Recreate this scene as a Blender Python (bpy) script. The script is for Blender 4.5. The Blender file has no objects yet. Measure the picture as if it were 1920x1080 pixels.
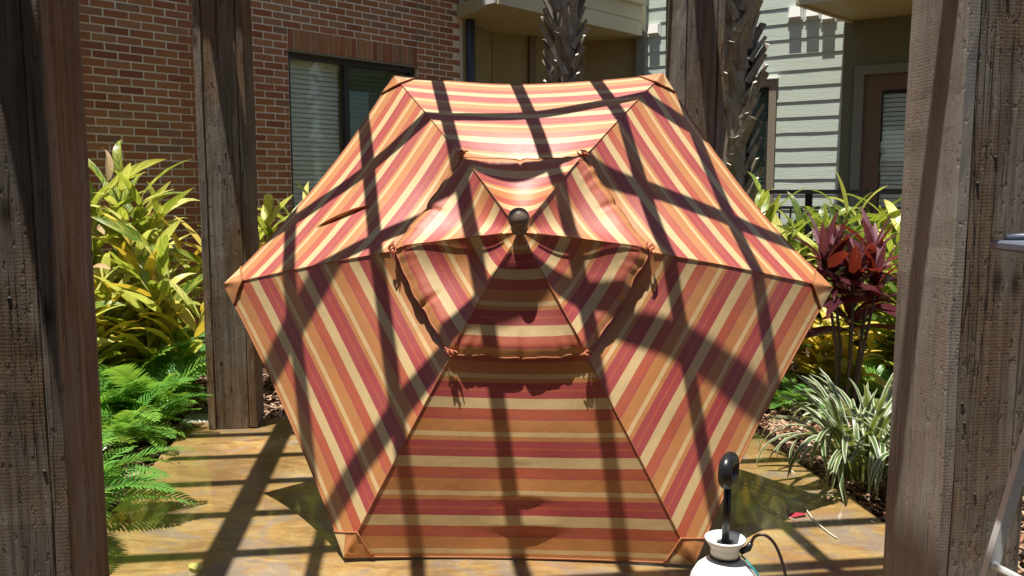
import bpy, bmesh, math, random
from mathutils import Vector, Matrix, noise as mnoise

R = math.radians
scene = bpy.context.scene
COL = scene.collection

# ------------------------------------------------------------------ camera, sky, sun, exposure
CAM_H, CAM_PITCH, CAM_F = 1.456, R(6.4), 1600.0 / 1920.0
cam_data = bpy.data.cameras.new('camera')
cam_data.sensor_width = 36.0
cam_data.lens = 36.0 * CAM_F
cam_data.clip_start = 0.05
cam_data.clip_end = 2000.0
cam = bpy.data.objects.new('camera', cam_data)
cam.location = (0, 0, CAM_H)
cam.rotation_euler = (R(90) - CAM_PITCH, 0, 0)
COL.objects.link(cam)
scene.camera = cam

SUN = Vector((-0.110, -0.128, 1.0)).normalized()
SUN_EL = math.asin(SUN.z)
world = bpy.data.worlds.new('World')
scene.world = world
world.use_nodes = True
wn = world.node_tree
wn.nodes.clear()
w_out = wn.nodes.new('ShaderNodeOutputWorld')
w_bg = wn.nodes.new('ShaderNodeBackground')
w_sky = wn.nodes.new('ShaderNodeTexSky')
w_sky.sky_type = 'NISHITA'
w_sky.sun_disc = False
w_sky.sun_elevation = SUN_EL
w_sky.sun_rotation = math.atan2(SUN.x, SUN.y)
w_bg.inputs['Strength'].default_value = 0.065
wn.links.new(w_sky.outputs[0], w_bg.inputs[0])
wn.links.new(w_bg.outputs[0], w_out.inputs[0])

sun_data = bpy.data.lights.new('sun', 'SUN')
sun_data.energy = 5.0
sun_data.angle = R(0.5)
sun_data.color = (1.0, 0.95, 0.86)
sun = bpy.data.objects.new('sun', sun_data)
sun.rotation_euler = SUN.to_track_quat('Z', 'Y').to_euler()
sun.location = SUN * 30
COL.objects.link(sun)

scene.view_settings.view_transform = 'Standard'
scene.view_settings.look = 'None'
scene.view_settings.gamma = 1.0
scene.view_settings.use_curve_mapping = False
scene.view_settings.exposure = 0.72
scene.render.engine = 'CYCLES'
scene.cycles.use_denoising = True
scene.cycles.max_bounces = 8
scene.cycles.diffuse_bounces = 4
scene.cycles.glossy_bounces = 3
scene.cycles.transmission_bounces = 6
scene.cycles.transparent_max_bounces = 8
scene.cycles.caustics_reflective = False
scene.cycles.caustics_refractive = False
scene.cycles.sample_clamp_indirect = 6.0

# ------------------------------------------------------------------ node helpers
class NT:
    def __init__(self, name):
        self.m = bpy.data.materials.new(name)
        self.m.use_nodes = True
        self.t = self.m.node_tree
        self.t.nodes.clear()
        self.out = self.t.nodes.new('ShaderNodeOutputMaterial')
    def n(self, typ, **kw):
        nd = self.t.nodes.new(typ)
        for k, v in kw.items():
            if k in nd.inputs.keys():
                nd.inputs[k].default_value = v
            else:
                setattr(nd, k, v)
        return nd
    def l(self, a, b):
        self.t.links.new(a, b)
    def obj(self):
        return self.n('ShaderNodeTexCoord').outputs['Object']
    def gen(self):
        return self.n('ShaderNodeTexCoord').outputs['Generated']
    def uv(self):
        return self.n('ShaderNodeTexCoord').outputs['UV']
    def rnd(self):
        return self.n('ShaderNodeObjectInfo').outputs['Random']
    def mapping(self, vec, scale=(1, 1, 1), rot=(0, 0, 0), loc=(0, 0, 0)):
        nd = self.n('ShaderNodeMapping')
        nd.inputs['Scale'].default_value = scale
        nd.inputs['Rotation'].default_value = rot
        nd.inputs['Location'].default_value = loc
        self.l(vec, nd.inputs['Vector'])
        return nd.outputs[0]
    def noise(self, vec, scale=5, detail=4, rough=.55, dist=0.0):
        nd = self.n('ShaderNodeTexNoise', Scale=scale, Detail=detail, Roughness=rough, Distortion=dist)
        self.l(vec, nd.inputs['Vector'])
        return nd.outputs['Fac']
    def ramp(self, fac, stops, interp='LINEAR'):
        nd = self.n('ShaderNodeValToRGB')
        cr = nd.color_ramp
        cr.interpolation = interp
        while len(cr.elements) < len(stops):
            cr.elements.new(0.5)
        for e, (p, c) in zip(cr.elements, stops):
            e.position = p
            e.color = (c[0], c[1], c[2], 1) if not isinstance(c, (int, float)) else (c, c, c, 1)
        self.l(fac, nd.inputs[0])
        return nd.outputs[0]
    def mix(self, fac, a, b, mode='MIX'):
        nd = self.n('ShaderNodeMix', data_type='RGBA', blend_type=mode)
        for sock, val in ((nd.inputs[0], fac), (nd.inputs[6], a), (nd.inputs[7], b)):
            if hasattr(val, 'is_linked'):
                self.l(val, sock)
            elif isinstance(val, (int, float)):
                sock.default_value = val
            else:
                sock.default_value = (val[0], val[1], val[2], 1)
        return nd.outputs[2]
    def math(self, op, a, b=0.0, clamp=False):
        nd = self.n('ShaderNodeMath', operation=op, use_clamp=clamp)
        for sock, val in ((nd.inputs[0], a), (nd.inputs[1], b)):
            if hasattr(val, 'is_linked'):
                self.l(val, sock)
            else:
                sock.default_value = val
        return nd.outputs[0]
    def offset(self, vec, k=17.0):
        cm = self.n('ShaderNodeCombineXYZ')
        r = self.math('MULTIPLY', self.rnd(), k)
        for i in range(3):
            self.l(r, cm.inputs[i])
        a = self.n('ShaderNodeVectorMath', operation='ADD')
        self.l(vec, a.inputs[0])
        self.l(cm.outputs[0], a.inputs[1])
        return a.outputs[0]
    def bump(self, h, strength=.3, dist=.01, prev=None):
        nd = self.n('ShaderNodeBump', Strength=strength, Distance=dist)
        self.l(h, nd.inputs['Height'])
        if prev is not None:
            self.l(prev, nd.inputs['Normal'])
        return nd.outputs[0]
    def principled(self, color, rough=.6, normal=None, spec=.5, metal=0.0, coat=None, coat_rough=.1, sheen=0.0):
        p = self.n('ShaderNodeBsdfPrincipled')
        def put(key, val):
            if val is None:
                return
            if hasattr(val, 'is_linked'):
                self.l(val, p.inputs[key])
            elif isinstance(val, (int, float)):
                p.inputs[key].default_value = val
            else:
                p.inputs[key].default_value = (val[0], val[1], val[2], 1)
        put('Base Color', color)
        put('Roughness', rough)
        put('Specular IOR Level', spec)
        put('Metallic', metal)
        put('Coat Weight', coat)
        put('Coat Roughness', coat_rough)
        put('Sheen Weight', sheen)
        if normal is not None:
            self.l(normal, p.inputs['Normal'])
        return p
    def done(self, shader):
        self.l(shader.outputs[0], self.out.inputs[0])
        return self.m


def plain(name, col, rough=.5, spec=.5, metal=0.0, var=.12, scale=8.0, bump=.0, coat=None):
    t = NT(name)
    f = t.noise(t.obj(), scale, 5)
    c = t.mix(f, [x * (1 - var) for x in col], [min(1, x * (1 + var)) for x in col])
    nrm = t.bump(t.noise(t.obj(), scale * 12, 3), bump, .004) if bump else None
    return t.done(t.principled(c, rough, nrm, spec, metal, coat))

# ------------------------------------------------------------------ materials
def m_wood(name, gain=1.0, grey=0.0):
    t = NT(name)
    o = t.offset(t.obj(), 23.0)
    grain = t.noise(t.mapping(o, (26, 26, 1.1)), 1.6, 9, .65, .6)
    blotch = t.noise(t.mapping(o, (3.2, 3.2, 1.4)), 1.5, 4, .6)
    fine = t.noise(t.mapping(o, (150, 150, 9)), 1.0, 4, .7)
    c = t.ramp(grain, [(.25, (.050, .040, .032)), (.5, (.130, .110, .090)), (.75, (.225, .198, .168))])
    c2 = t.ramp(grain, [(.25, (.050, .030, .016)), (.55, (.135, .085, .046)), (.8, (.22, .155, .095))])
    c = t.mix(t.ramp(blotch, [(.42, 0.0), (.62, 1.0)]), c, c2)
    # knots: stretched cells, a few of them
    vo = t.n('ShaderNodeTexVoronoi', Scale=1.0, Randomness=1.0)
    t.l(t.mapping(o, (6.5, 6.5, 2.6)), vo.inputs['Vector'])
    kn = t.ramp(vo.outputs['Distance'], [(.05, 1.0), (.12, .35), (.17, 0.0)])
    c = t.mix(kn, c, (.03, .019, .012))
    stain = t.noise(t.mapping(o, (9, 9, .5)), 1.0, 3, .5)
    c = t.mix(t.math('MULTIPLY', t.ramp(stain, [(.55, 0.0), (.75, 1.0)]), .55), c, (.04, .03, .024))
    # circular-saw marks across the board
    wv = t.n('ShaderNodeTexWave', wave_type='BANDS', bands_direction='Z', Scale=30.0, Distortion=3.5, Detail=3.0)
    wv.inputs['Detail Scale'].default_value = 2.0
    t.l(o, wv.inputs['Vector'])
    pit = t.noise(t.mapping(o, (70, 70, 26)), 1.0, 3, .6)
    pits = t.ramp(pit, [(.3, 0.0), (.42, 1.0)])
    crk = t.noise(t.mapping(o, (34, 34, .9)), 1.0, 3, .5, .4)
    crack = t.ramp(crk, [(.485, 0.0), (.5, 1.0), (.515, 0.0)])
    crack = t.math('MULTIPLY', crack, t.ramp(t.noise(t.mapping(o, (5, 5, 1.2)), 1.0, 2), [(.48, 0.0), (.6, 1.0)]))
    c = t.mix(t.math('MULTIPLY', crack, .85), c, (.018, .012, .008))
    b = t.bump(grain, .75, .007)
    b = t.bump(t.math('SUBTRACT', 1.0, crack), .8, .006, b)
    b = t.bump(t.math('MULTIPLY', wv.outputs['Fac'], t.ramp(blotch, [(.35, 0.0), (.6, 1.0)])), .10, .002, b)
    b = t.bump(pits, .5, .004, b)
    b = t.bump(fine, .35, .002, b)
    c = t.mix(t.math('MULTIPLY', t.math('SUBTRACT', 1.0, pits), .6), c, (.035, .025, .018))
    if grey:
        c = t.mix(t.math('MULTIPLY', t.ramp(t.noise(t.mapping(o, (8, 8, 2)), 1.0, 5), [(.3, .4), (.65, 1.0)]), grey), c, (.36, .33, .29))
    c = t.mix(1.0, c, (gain, gain, gain), 'MULTIPLY')
    return t.done(t.principled(c, .72, b, .35))


def m_fabric(phase, cap=False):
    t = NT('striped_canvas')
    sep = t.n('ShaderNodeSeparateXYZ')
    t.l(t.uv(), sep.inputs[0])
    wob = t.math('MULTIPLY', t.math('SUBTRACT', t.noise(t.obj(), 5.0, 2), .5), .004)
    vv = t.math('ADD', sep.outputs['Y'], wob)
    ph = t.math('SUBTRACT', vv, phase)
    fr = t.math('FRACT', t.math('DIVIDE', t.math('ADD', ph, 2.315), .2315))
    crim, rust, oran, crea = (.39, .024, .026), (.47, .072, .016), (.54, .200, .038), (.67, .475, .215)
    c = t.ramp(fr, [(0.0, crim), (.115, rust), (.145, crim), (.268, crea), (.448, rust), (.60, (.44, .05, .03)), (.64, oran), (.845, (.70, .47, .21)), (.922, oran)], 'CONSTANT')
    weave = t.noise(t.mapping(t.uv(), (260, 260, 1)), 1.0, 2, .7)
    fade = t.noise(t.obj(), 3.5, 4)
    c = t.mix(.35, c, t.mix(weave, (.30, .28, .26), (1.0, 1.0, 1.0)), 'MULTIPLY')
    c = t.mix(t.math('MULTIPLY', t.ramp(fade, [(.35, 0.0), (.7, 1.0)]), .08), c, (.55, .36, .22))
    stain = t.ramp(t.noise(t.obj(), 6.0, 7, .7, .8), [(.5, 0.0), (.72, 1.0)])
    c = t.mix(t.math('MULTIPLY', stain, .22), c, (.20, .11, .06))
    th = t.noise(t.mapping(t.uv(), (26, 420, 1)), 1.0, 2, .6)
    c = t.mix(.22, c, t.mix(th, (.35, .33, .31), (1.25, 1.25, 1.25)), 'MULTIPLY')
    b = t.bump(weave, .35, .0018)
    b = t.bump(t.noise(t.obj(), 48, 4, .6), .16, .004, b)
    b = t.bump(t.noise(t.obj(), 14, 3, .5), .18, .012, b)
    spark = t.noise(t.obj(), 420, 1, .5)
    rough = t.ramp(spark, [(.3, .36), (.65, .58)])
    p = t.principled(c, rough, b, .28, coat=.8, coat_rough=t.ramp(spark, [(.3, .56), (.62, .72)]))
    p.inputs['Coat IOR'].default_value = 1.85
    tr = t.n('ShaderNodeBsdfTranslucent')
    t.l(c, tr.inputs[0])
    mx = t.n('ShaderNodeMixShader')
    mx.inputs[0].default_value = .03
    t.l(p.outputs[0], mx.inputs[1])
    t.l(tr.outputs[0], mx.inputs[2])
    return t.done(mx)


def m_brick():
    t = NT('fired_brick')
    rn = t.rnd()
    o = t.offset(t.obj(), 40.0)
    c = t.ramp(rn, [(0.0, (.32, .105, .042)), (.22, (.48, .175, .068)), (.5, (.54, .235, .090)), (.78, (.57, .275, .112)), (.9, (.45, .25, .125)), (1.0, (.30, .18, .095))])
    f = t.noise(o, 22, 5, .65)
    c = t.mix(t.math('MULTIPLY', f, .55), c, (.26, .145, .075))
    pos = t.n('ShaderNodeNewGeometry').outputs['Position']
    c = t.mix(t.math('MULTIPLY', t.ramp(t.noise(pos, 1.3, 5, .6), [(.45, 0.0), (.7, 1.0)]), .35), c, (.24, .14, .08))
    spk = t.ramp(t.noise(o, 120, 2), [(.66, 0.0), (.74, 1.0)])
    c = t.mix(t.math('MULTIPLY', spk, .4), c, (.30, .18, .11))
    b = t.bump(t.noise(o, 70, 4), .4, .003)
    return t.done(t.principled(c, .85, b, .25))


def m_slate():
    t = NT('wet_slate')
    o = t.obj()
    big = t.noise(o, 1.5, 6, .65, 1.0)
    mid = t.noise(t.mapping(o, (1.6, 4.2, 1)), 1.9, 7, .66, 1.2)
    c = t.ramp(mid, [(.26, (.14, .105, .06)), (.40, (.29, .165, .055)), (.5, (.40, .245, .075)), (.58, (.45, .31, .12)), (.68, (.28, .235, .17)), (.8, (.40, .35, .27))])
    grey = t.ramp(t.noise(o, 2.1, 8, .68, 1.3), [(.49, 0.0), (.57, 1.0)])
    c = t.mix(t.math('MULTIPLY', grey, .72), c, (.25, .225, .20))
    rust = t.ramp(big, [(.5, 0.0), (.7, 1.0)])
    c = t.mix(t.math('MULTIPLY', rust, .65), c, (.33, .135, .04))
    dk = t.noise(o, .9, 6, .62, 1.5)
    c = t.mix(1.0, c, t.ramp(dk, [(.35, .68), (.6, 1.15)]), 'MULTIPLY')
    vein = t.ramp(t.noise(t.mapping(o, (1, 1.6, 1)), 7.0, 9, .72, 2.0), [(.46, 0.0), (.5, 1.0), (.54, 0.0)])
    c = t.mix(t.math('MULTIPLY', vein, .28), c, (.14, .11, .08))
    pale = t.ramp(t.noise(o, 16, 8, .75, 1.2), [(.6, 0.0), (.72, 1.0)])
    c = t.mix(t.math('MULTIPLY', pale, .35), c, (.52, .46, .36))
    wet = t.ramp(t.noise(o, 1.7, 4, .55), [(.34, 0.0), (.46, 1.0)])
    grit = t.noise(o, 130, 3, .7)
    c = t.mix(.3, c, t.mix(grit, (.45, .43, .4), (1.3, 1.3, 1.3)), 'MULTIPLY')
    c = t.mix(t.math('MULTIPLY', wet, .3), c, (.13, .08, .035))
    b = t.bump(t.noise(t.mapping(o, (1, 2.2, 1)), 9, 8, .6, .8), .34, .014)
    b = t.bump(grit, .15, .003, b)
    return t.done(t.principled(c, .5, b, .35, coat=t.math('MULTIPLY', wet, 1.0), coat_rough=t.ramp(grit, [(.3, .03), (.7, .12)])))


def m_mulch():
    t = NT('bark_mulch')
    g = t.n('ShaderNodeNewGeometry').outputs['Random Per Island']
    c = t.ramp(g, [(0.0, (.10, .045, .025)), (.25, (.26, .12, .065)), (.55, (.46, .27, .16)), (.8, (.58, .40, .27)), (1.0, (.68, .54, .42))])
    f = t.noise(t.obj(), 60, 4)
    c = t.mix(.4, c, t.mix(f, (.35, .33, .3), (1, 1, 1)), 'MULTIPLY')
    return t.done(t.principled(c, .8, t.bump(f, .5, .004), .3))


def m_soil():
    t = NT('bed_soil')
    f = t.noise(t.obj(), 30, 8, .7)
    c = t.ramp(f, [(.3, (.03, .018, .012)), (.55, (.10, .055, .032)), (.8, (.20, .12, .075))])
    return t.done(t.principled(c, .9, t.bump(f, .9, .03), .2))


def leaf_shader(t, c, rough=.38, trans=.35, tcol=None, bump=None, spec=.5):
    p = t.principled(c, rough, bump, spec)
    tr = t.n('ShaderNodeBsdfTranslucent')
    if tcol is None:
        tcol = t.mix(.5, c, (.55, .62, .05), 'MIX')
    if hasattr(tcol, 'is_linked'):
        t.l(tcol, tr.inputs[0])
    else:
        tr.inputs[0].default_value = (*tcol, 1)
    mx = t.n('ShaderNodeMixShader')
    mx.inputs[0].default_value = trans
    t.l(p.outputs[0], mx.inputs[1])
    t.l(tr.outputs[0], mx.inputs[2])
    return t.done(mx)


def m_ginger(name, green, pale, amount):
    t = NT(name)
    uv = t.uv()
    sep = t.n('ShaderNodeSeparateXYZ')
    t.l(uv, sep.inputs[0])
    # streaks leave the midrib at a slant
    au = t.math('ABSOLUTE', t.math('SUBTRACT', sep.outputs['X'], .5))
    v2 = t.math('SUBTRACT', sep.outputs['Y'], t.math('MULTIPLY', au, .55))
    cm = t.n('ShaderNodeCombineXYZ')
    t.l(t.math('MULTIPLY', v2, 17.0), cm.inputs[0])
    t.l(t.math('MULTIPLY', au, 1.5), cm.inputs[1])
    t.l(t.math('MULTIPLY', t.rnd(), 30.0), cm.inputs[2])
    st = t.noise(cm.outputs[0], 1.0, 3, .6)
    f = t.ramp(st, [(amount - .05, 1.0), (amount + .05, 0.0)])
    tint = t.mix(t.math('MULTIPLY', t.rnd(), .55), green, (.16, .22, .03))
    c = t.mix(f, tint, pale)
    mid = t.ramp(au, [(.0, 1.0), (.045, 0.0)])
    c = t.mix(t.math('MULTIPLY', mid, .6), c, (.45, .50, .16))
    tip = t.math('MULTIPLY', t.ramp(t.math('ADD', sep.outputs['Y'], t.math('MULTIPLY', t.math('SUBTRACT', st, .5), .3)), [(.84, 0.0), (.97, 1.0)]), t.ramp(t.rnd(), [(.45, 0.0), (.6, 1.0)]))
    c = t.mix(t.math('MULTIPLY', tip, .85), c, (.42, .27, .12))
    b = t.bump(st, .4, .005)
    return leaf_shader(t, c, .30, .42, bump=b)


def m_leaf(name, a, bcol, rough=.38, trans=.3, tcol=None):
    t = NT(name)
    f = t.noise(t.mapping(t.uv(), (6, 2, 1)), 1.6, 5)
    c = t.mix(t.math('MULTIPLY', t.math('ADD', f, t.rnd()), .5), a, bcol)
    sep = t.n('ShaderNodeSeparateXYZ')
    t.l(t.uv(), sep.inputs[0])
    au = t.math('ABSOLUTE', t.math('SUBTRACT', sep.outputs['X'], .5))
    mid = t.ramp(au, [(.0, .6), (.05, 0.0)])
    c = t.mix(mid, c, [min(1, x * 1.6 + .02) for x in bcol])
    return leaf_shader(t, c, rough, trans, tcol)


def m_flax():
    t = NT('variegated_blade')
    sep = t.n('ShaderNodeSeparateXYZ')
    t.l(t.uv(), sep.inputs[0])
    au = t.math('ABSOLUTE', t.math('SUBTRACT', sep.outputs['X'], .5))
    f = t.noise(t.mapping(t.uv(), (16, .6, 1)), 1.0, 2)
    e = t.math('ADD', au, t.math('MULTIPLY', t.math('SUBTRACT', f, .5), .22))
    edge = t.ramp(e, [(.27, 0.0), (.31, 1.0)])
    g = t.mix(t.rnd(), (.055, .12, .035), (.12, .18, .05))
    c = t.mix(edge, g, (.56, .58, .42))
    return leaf_shader(t, c, .35, .28)


def m_glass(name, tint, rough=.02):
    t = NT(name)
    gl = t.n('ShaderNodeBsdfGlossy', Roughness=rough)
    gl.inputs[0].default_value = (1, 1, 1, 1)
    tr = t.n('ShaderNodeBsdfTransparent')
    tr.inputs[0].default_value = (*tint, 1)
    fr = t.n('ShaderNodeLayerWeight', Blend=.5)
    f = t.math('ADD', t.math('MULTIPLY', t.math('POWER', fr.outputs['Facing'], 5.0), .9), .045, True)
    mx = t.n('ShaderNodeMixShader')
    t.l(f, mx.inputs[0])
    t.l(tr.outputs[0], mx.inputs[1])
    t.l(gl.outputs[0], mx.inputs[2])
    return t.done(mx)


def m_siding():
    t = NT('painted_siding')
    o = t.offset(t.obj(), 9.0)
    g = t.noise(t.mapping(o, (1.1, 1, 20)), 3.0, 7, .62, 1.5)
    dirt = t.noise(o, 1.6, 4)
    c = t.mix(dirt, (.62, .71, .60), (.70, .78, .68))
    c = t.mix(t.math('MULTIPLY', g, .18), c, (.42, .48, .40))
    b = t.bump(g, .45, .006)
    return t.done(t.principled(c, .6, b, .3))


def m_palm():
    t = NT('palm_bark')
    o = t.offset(t.obj(), 13.0)
    f = t.noise(t.mapping(o, (60, 60, 5)), 1.0, 6, .65)
    c = t.ramp(f, [(.25, (.12, .095, .07)), (.5, (.30, .26, .205)), (.75, (.50, .455, .375))])
    c = t.mix(t.math('MULTIPLY', t.rnd(), .5), c, (.13, .085, .05))
    return t.done(t.principled(c, .78, t.bump(f, .6, .006), .3))


MAT = dict(
    wood=m_wood('weathered_timber', 1.6), wood_dark=m_wood('dark_timber', 1.3), wood_grey=m_wood('silvered_timber', 1.1, .7), canvas=m_fabric(.135), canvas_cap=m_fabric(.09, True), brick=m_brick(), slate=m_slate(), mulch=m_mulch(), soil=m_soil(),
    mortar=plain('mortar', (.88, .80, .61), .9, .2, var=.08, scale=14, bump=.4),
    ginger=m_ginger('ginger_leaf', (.10, .205, .035), (.60, .60, .11), .45),
    ginger_pale=m_ginger('pale_ginger_leaf', (.24, .34, .055), (.80, .76, .24), .57),
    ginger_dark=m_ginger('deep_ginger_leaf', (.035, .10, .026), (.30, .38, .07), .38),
    yellow=m_leaf('yellow_leaf', (.66, .50, .07), (.72, .60, .16), .4, .35, (.8, .55, .06)),
    dry=m_leaf('dry_leaf', (.38, .22, .09), (.60, .46, .30), .7, .2, (.5, .3, .1)),
    cane=plain('ginger_cane', (.33, .33, .09), .5, var=.3),
    fern=m_leaf('plum_yew_leaf', (.065, .215, .042), (.155, .370, .070), .30, .34, (.30, .55, .06)),
    fern_pale=m_leaf('young_plum_yew_leaf', (.14, .33, .045), (.24, .44, .07), .32, .34, (.35, .55, .06)),
    flax=m_flax(),
    ti=m_leaf('ti_leaf', (.040, .012, .018), (.092, .024, .030), .22, .24, (.34, .045, .02)),
    ti_pink=m_leaf('young_ti_leaf', (.17, .07, .10), (.33, .17, .20), .28, .22, (.5, .12, .12)),
    stem=plain('woody_stem', (.12, .085, .055), .75, var=.35, scale=30, bump=.4),
    siding=m_siding(),
    trim=plain('tan_trim', (.33, .27, .19), .6, var=.08),
    shade_olive=plain('balcony_shade_wall', (.20, .205, .125), .7, var=.08),  # wall colour darkened to carry the balcony's shade
    sage=plain('sage_trim', (.26, .28, .215), .65, var=.08),
    beige=plain('beige_fascia', (.60, .54, .37), .6, var=.06, scale=3),
    white=plain('white_trim', (.78, .77, .72), .5, var=.04),
    soffit=plain('soffit_board', (.56, .50, .25), .7, var=.06, scale=3),
    stucco=plain('olive_wall', (.36, .31, .16), .85, var=.12, scale=5, bump=.3),
    frame=plain('bronze_frame', (.045, .045, .04), .45, var=.15),
    brown=plain('brown_frame', (.20, .135, .075), .5, var=.12),
    blind=plain('blind_slat', (.88, .90, .80), .55, var=.05),
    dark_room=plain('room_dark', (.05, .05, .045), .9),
    glass=m_glass('window_glass', (.97, 1.0, .96)),
    glass_dark=m_glass('screened_glass', (.58, .66, .60), .03),
    pipe=plain('downspout_paint', (.052, .060, .075), .42, var=.15),
    black=plain('black_metal', (.012, .012, .013), .42),
    palm=m_palm(), palm_cut=plain('cut_palm_base', (.50, .45, .36), .8, var=.25, scale=40, bump=.3),
    bronze=plain('finial_bronze', (.16, .115, .085), .42, var=.25, scale=30),
    pole=plain('umbrella_pole', (.10, .062, .04), .4, var=.15),
    piping=plain('canvas_piping', (.36, .13, .05), .7, var=.25, scale=40),
    pocket=plain('pocket_canvas', (.50, .215, .075), .62, var=.2, scale=20, bump=.3),
    tie=plain('gathered_canvas', (.40, .11, .05), .65, var=.3, scale=40, bump=.3),
    poly=plain('tank_plastic', (.80, .80, .76), .38, var=.03),
    rubber=plain('black_plastic', (.014, .014, .016), .33, var=.2),
    hose=plain('hose_rubber', (.030, .014, .010), .30, var=.2),
    teal=plain('teal_strap', (.02, .30, .30), .5),
    alu=plain('brushed_aluminium', (.62, .64, .64), .42, metal=.25, var=.12, scale=25, bump=.15),
    tray=plain('blue_grey_plastic', (.12, .14, .19), .42, var=.08),
    straw=plain('dry_straw', (.62, .58, .46), .8),
    red=plain('red_scrap', (.42, .03, .05), .5),
    roofing=plain('roof_shingle', (.10, .09, .08), .9),
    stone=plain('grey_stone', (.42, .42, .41), .6, var=.2, scale=9, bump=.3),
)

# ------------------------------------------------------------------ mesh helpers
def mesh(name, verts, faces, mat=None, uvs=None, smooth=False):
    me = bpy.data.meshes.new(name)
    me.from_pydata([tuple(v) for v in verts], [], [tuple(f) for f in faces])
    if mat is not None:
        me.materials.append(MAT[mat])
    if uvs is not None:
        ul = me.uv_layers.new(name='uv')
        vi = [0] * len(me.loops)
        me.loops.foreach_get('vertex_index', vi)
        flat = []
        for i in vi:
            flat += [uvs[i][0], uvs[i][1]]
        ul.data.foreach_set('uv', flat)
    if smooth:
        me.polygons.foreach_set('use_smooth', [True] * len(me.polygons))
    me.update()
    return me


def put(name, me, parent=None, loc=None, mat4=None, label=None, cat=None, group=None, kind=None):
    o = bpy.data.objects.new(name, me)
    COL.objects.link(o)
    if parent is not None:
        o.parent = parent
    if mat4 is not None:
        o.matrix_basis = mat4
    elif loc is not None:
        o.location = loc
    if label: o['label'] = label
    if cat: o['category'] = cat
    if group: o['group'] = group
    if kind: o['kind'] = kind
    return o


def thing(name, label, cat, loc=(0, 0, 0), rz=0.0, group=None):
    o = put(name, None, loc=loc, label=label, cat=cat, group=group)
    o.empty_display_size = .1
    o.rotation_euler = (0, 0, rz)
    return o


class MB:
    """collects verts / faces for ONE object"""
    def __init__(self):
        self.v, self.f = [], []
    def add(self, vs, fs):
        n = len(self.v)
        self.v += [Vector(p) for p in vs]
        self.f += [tuple(i + n for i in f) for f in fs]
        return self
    def box(self, c, s, m=None):
        x, y, z = (d / 2 for d in s)
        vs = [Vector((sx * x, sy * y, sz * z)) for sx in (-1, 1) for sy in (-1, 1) for sz in (-1, 1)]
        if m is not None:
            vs = [m @ p for p in vs]
        vs = [p + Vector(c) for p in vs]
        return self.add(vs, [(0, 1, 3, 2), (4, 6, 7, 5), (0, 4, 5, 1), (2, 3, 7, 6), (0, 2, 6, 4), (1, 5, 7, 3)])
    def prism(self, poly, z0, z1):
        n = len(poly)
        vs = [(p[0], p[1], z0) for p in poly] + [(p[0], p[1], z1) for p in poly]
        fs = [tuple(range(n - 1, -1, -1)), tuple(range(n, 2 * n))] + [(i, (i + 1) % n, n + (i + 1) % n, n + i) for i in range(n)]
        return self.add(vs, fs)
    def tube(self, pts, r, seg=8, cap=True, flat=None):
        pts = [Vector(p) for p in pts]
        rr = r if isinstance(r, (list, tuple)) else [r] * len(pts)
        vs, fs = [], []
        up = Vector((0, 0, 1))
        prev = None
        for i, p in enumerate(pts):
            t = (pts[min(i + 1, len(pts) - 1)] - pts[max(i - 1, 0)]).normalized()
            if prev is None:
                a = t.cross(up)
                if a.length < .05:
                    a = t.cross(Vector((0, 1, 0)))
                a.normalize()
            else:
                a = (prev - t * prev.dot(t)).normalized()
            prev = a
            b = t.cross(a)
            for k in range(seg):
                q = 2 * math.pi * k / seg
                vs.append(p + a * math.cos(q) * rr[i] + b * math.sin(q) * rr[i] * (flat or 1.0))
        for i in range(len(pts) - 1):
            for k in range(seg):
                fs.append((i * seg + k, i * seg + (k + 1) % seg, (i + 1) * seg + (k + 1) % seg, (i + 1) * seg + k))
        if cap:
            fs.append(tuple(range(seg - 1, -1, -1)))
            n = (len(pts) - 1) * seg
            fs.append(tuple(range(n, n + seg)))
        return self.add(vs, fs)
    def lathe(self, prof, seg=28, m=None):
        vs, fs = [], []
        for r, z in prof:
            for k in range(seg):
                q = 2 * math.pi * k / seg
                p = Vector((r * math.cos(q), r * math.sin(q), z))
                vs.append(m @ p if m is not None else p)
        for i in range(len(prof) - 1):
            for k in range(seg):
                fs.append((i * seg + k, i * seg + (k + 1) % seg, (i + 1) * seg + (k + 1) % seg, (i + 1) * seg + k))
        return self.add(vs, fs)
    def me(self, name, mat, smooth=False):
        return mesh(name, self.v, self.f, mat, None, smooth)
    def put(self, name, mat, parent=None, smooth=False, **kw):
        return put(name, self.me(name, mat, smooth), parent, **kw)


def bevel_box(name, size, mat, bev=.004, jitter=0.0, seed=0):
    bm = bmesh.new()
    bmesh.ops.create_cube(bm, size=1.0)
    rn = random.Random(seed)
    for v in bm.verts:
        v.co = Vector((v.co.x * size[0] + rn.uniform(-jitter, jitter), v.co.y * size[1], v.co.z * size[2] + rn.uniform(-jitter, jitter)))
    bmesh.ops.bevel(bm, geom=list(bm.edges), offset=bev, segments=1, affect='EDGES')
    me = bpy.data.meshes.new(name)
    bm.to_mesh(me)
    bm.free()
    me.materials.append(MAT[mat])
    return me


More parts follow.
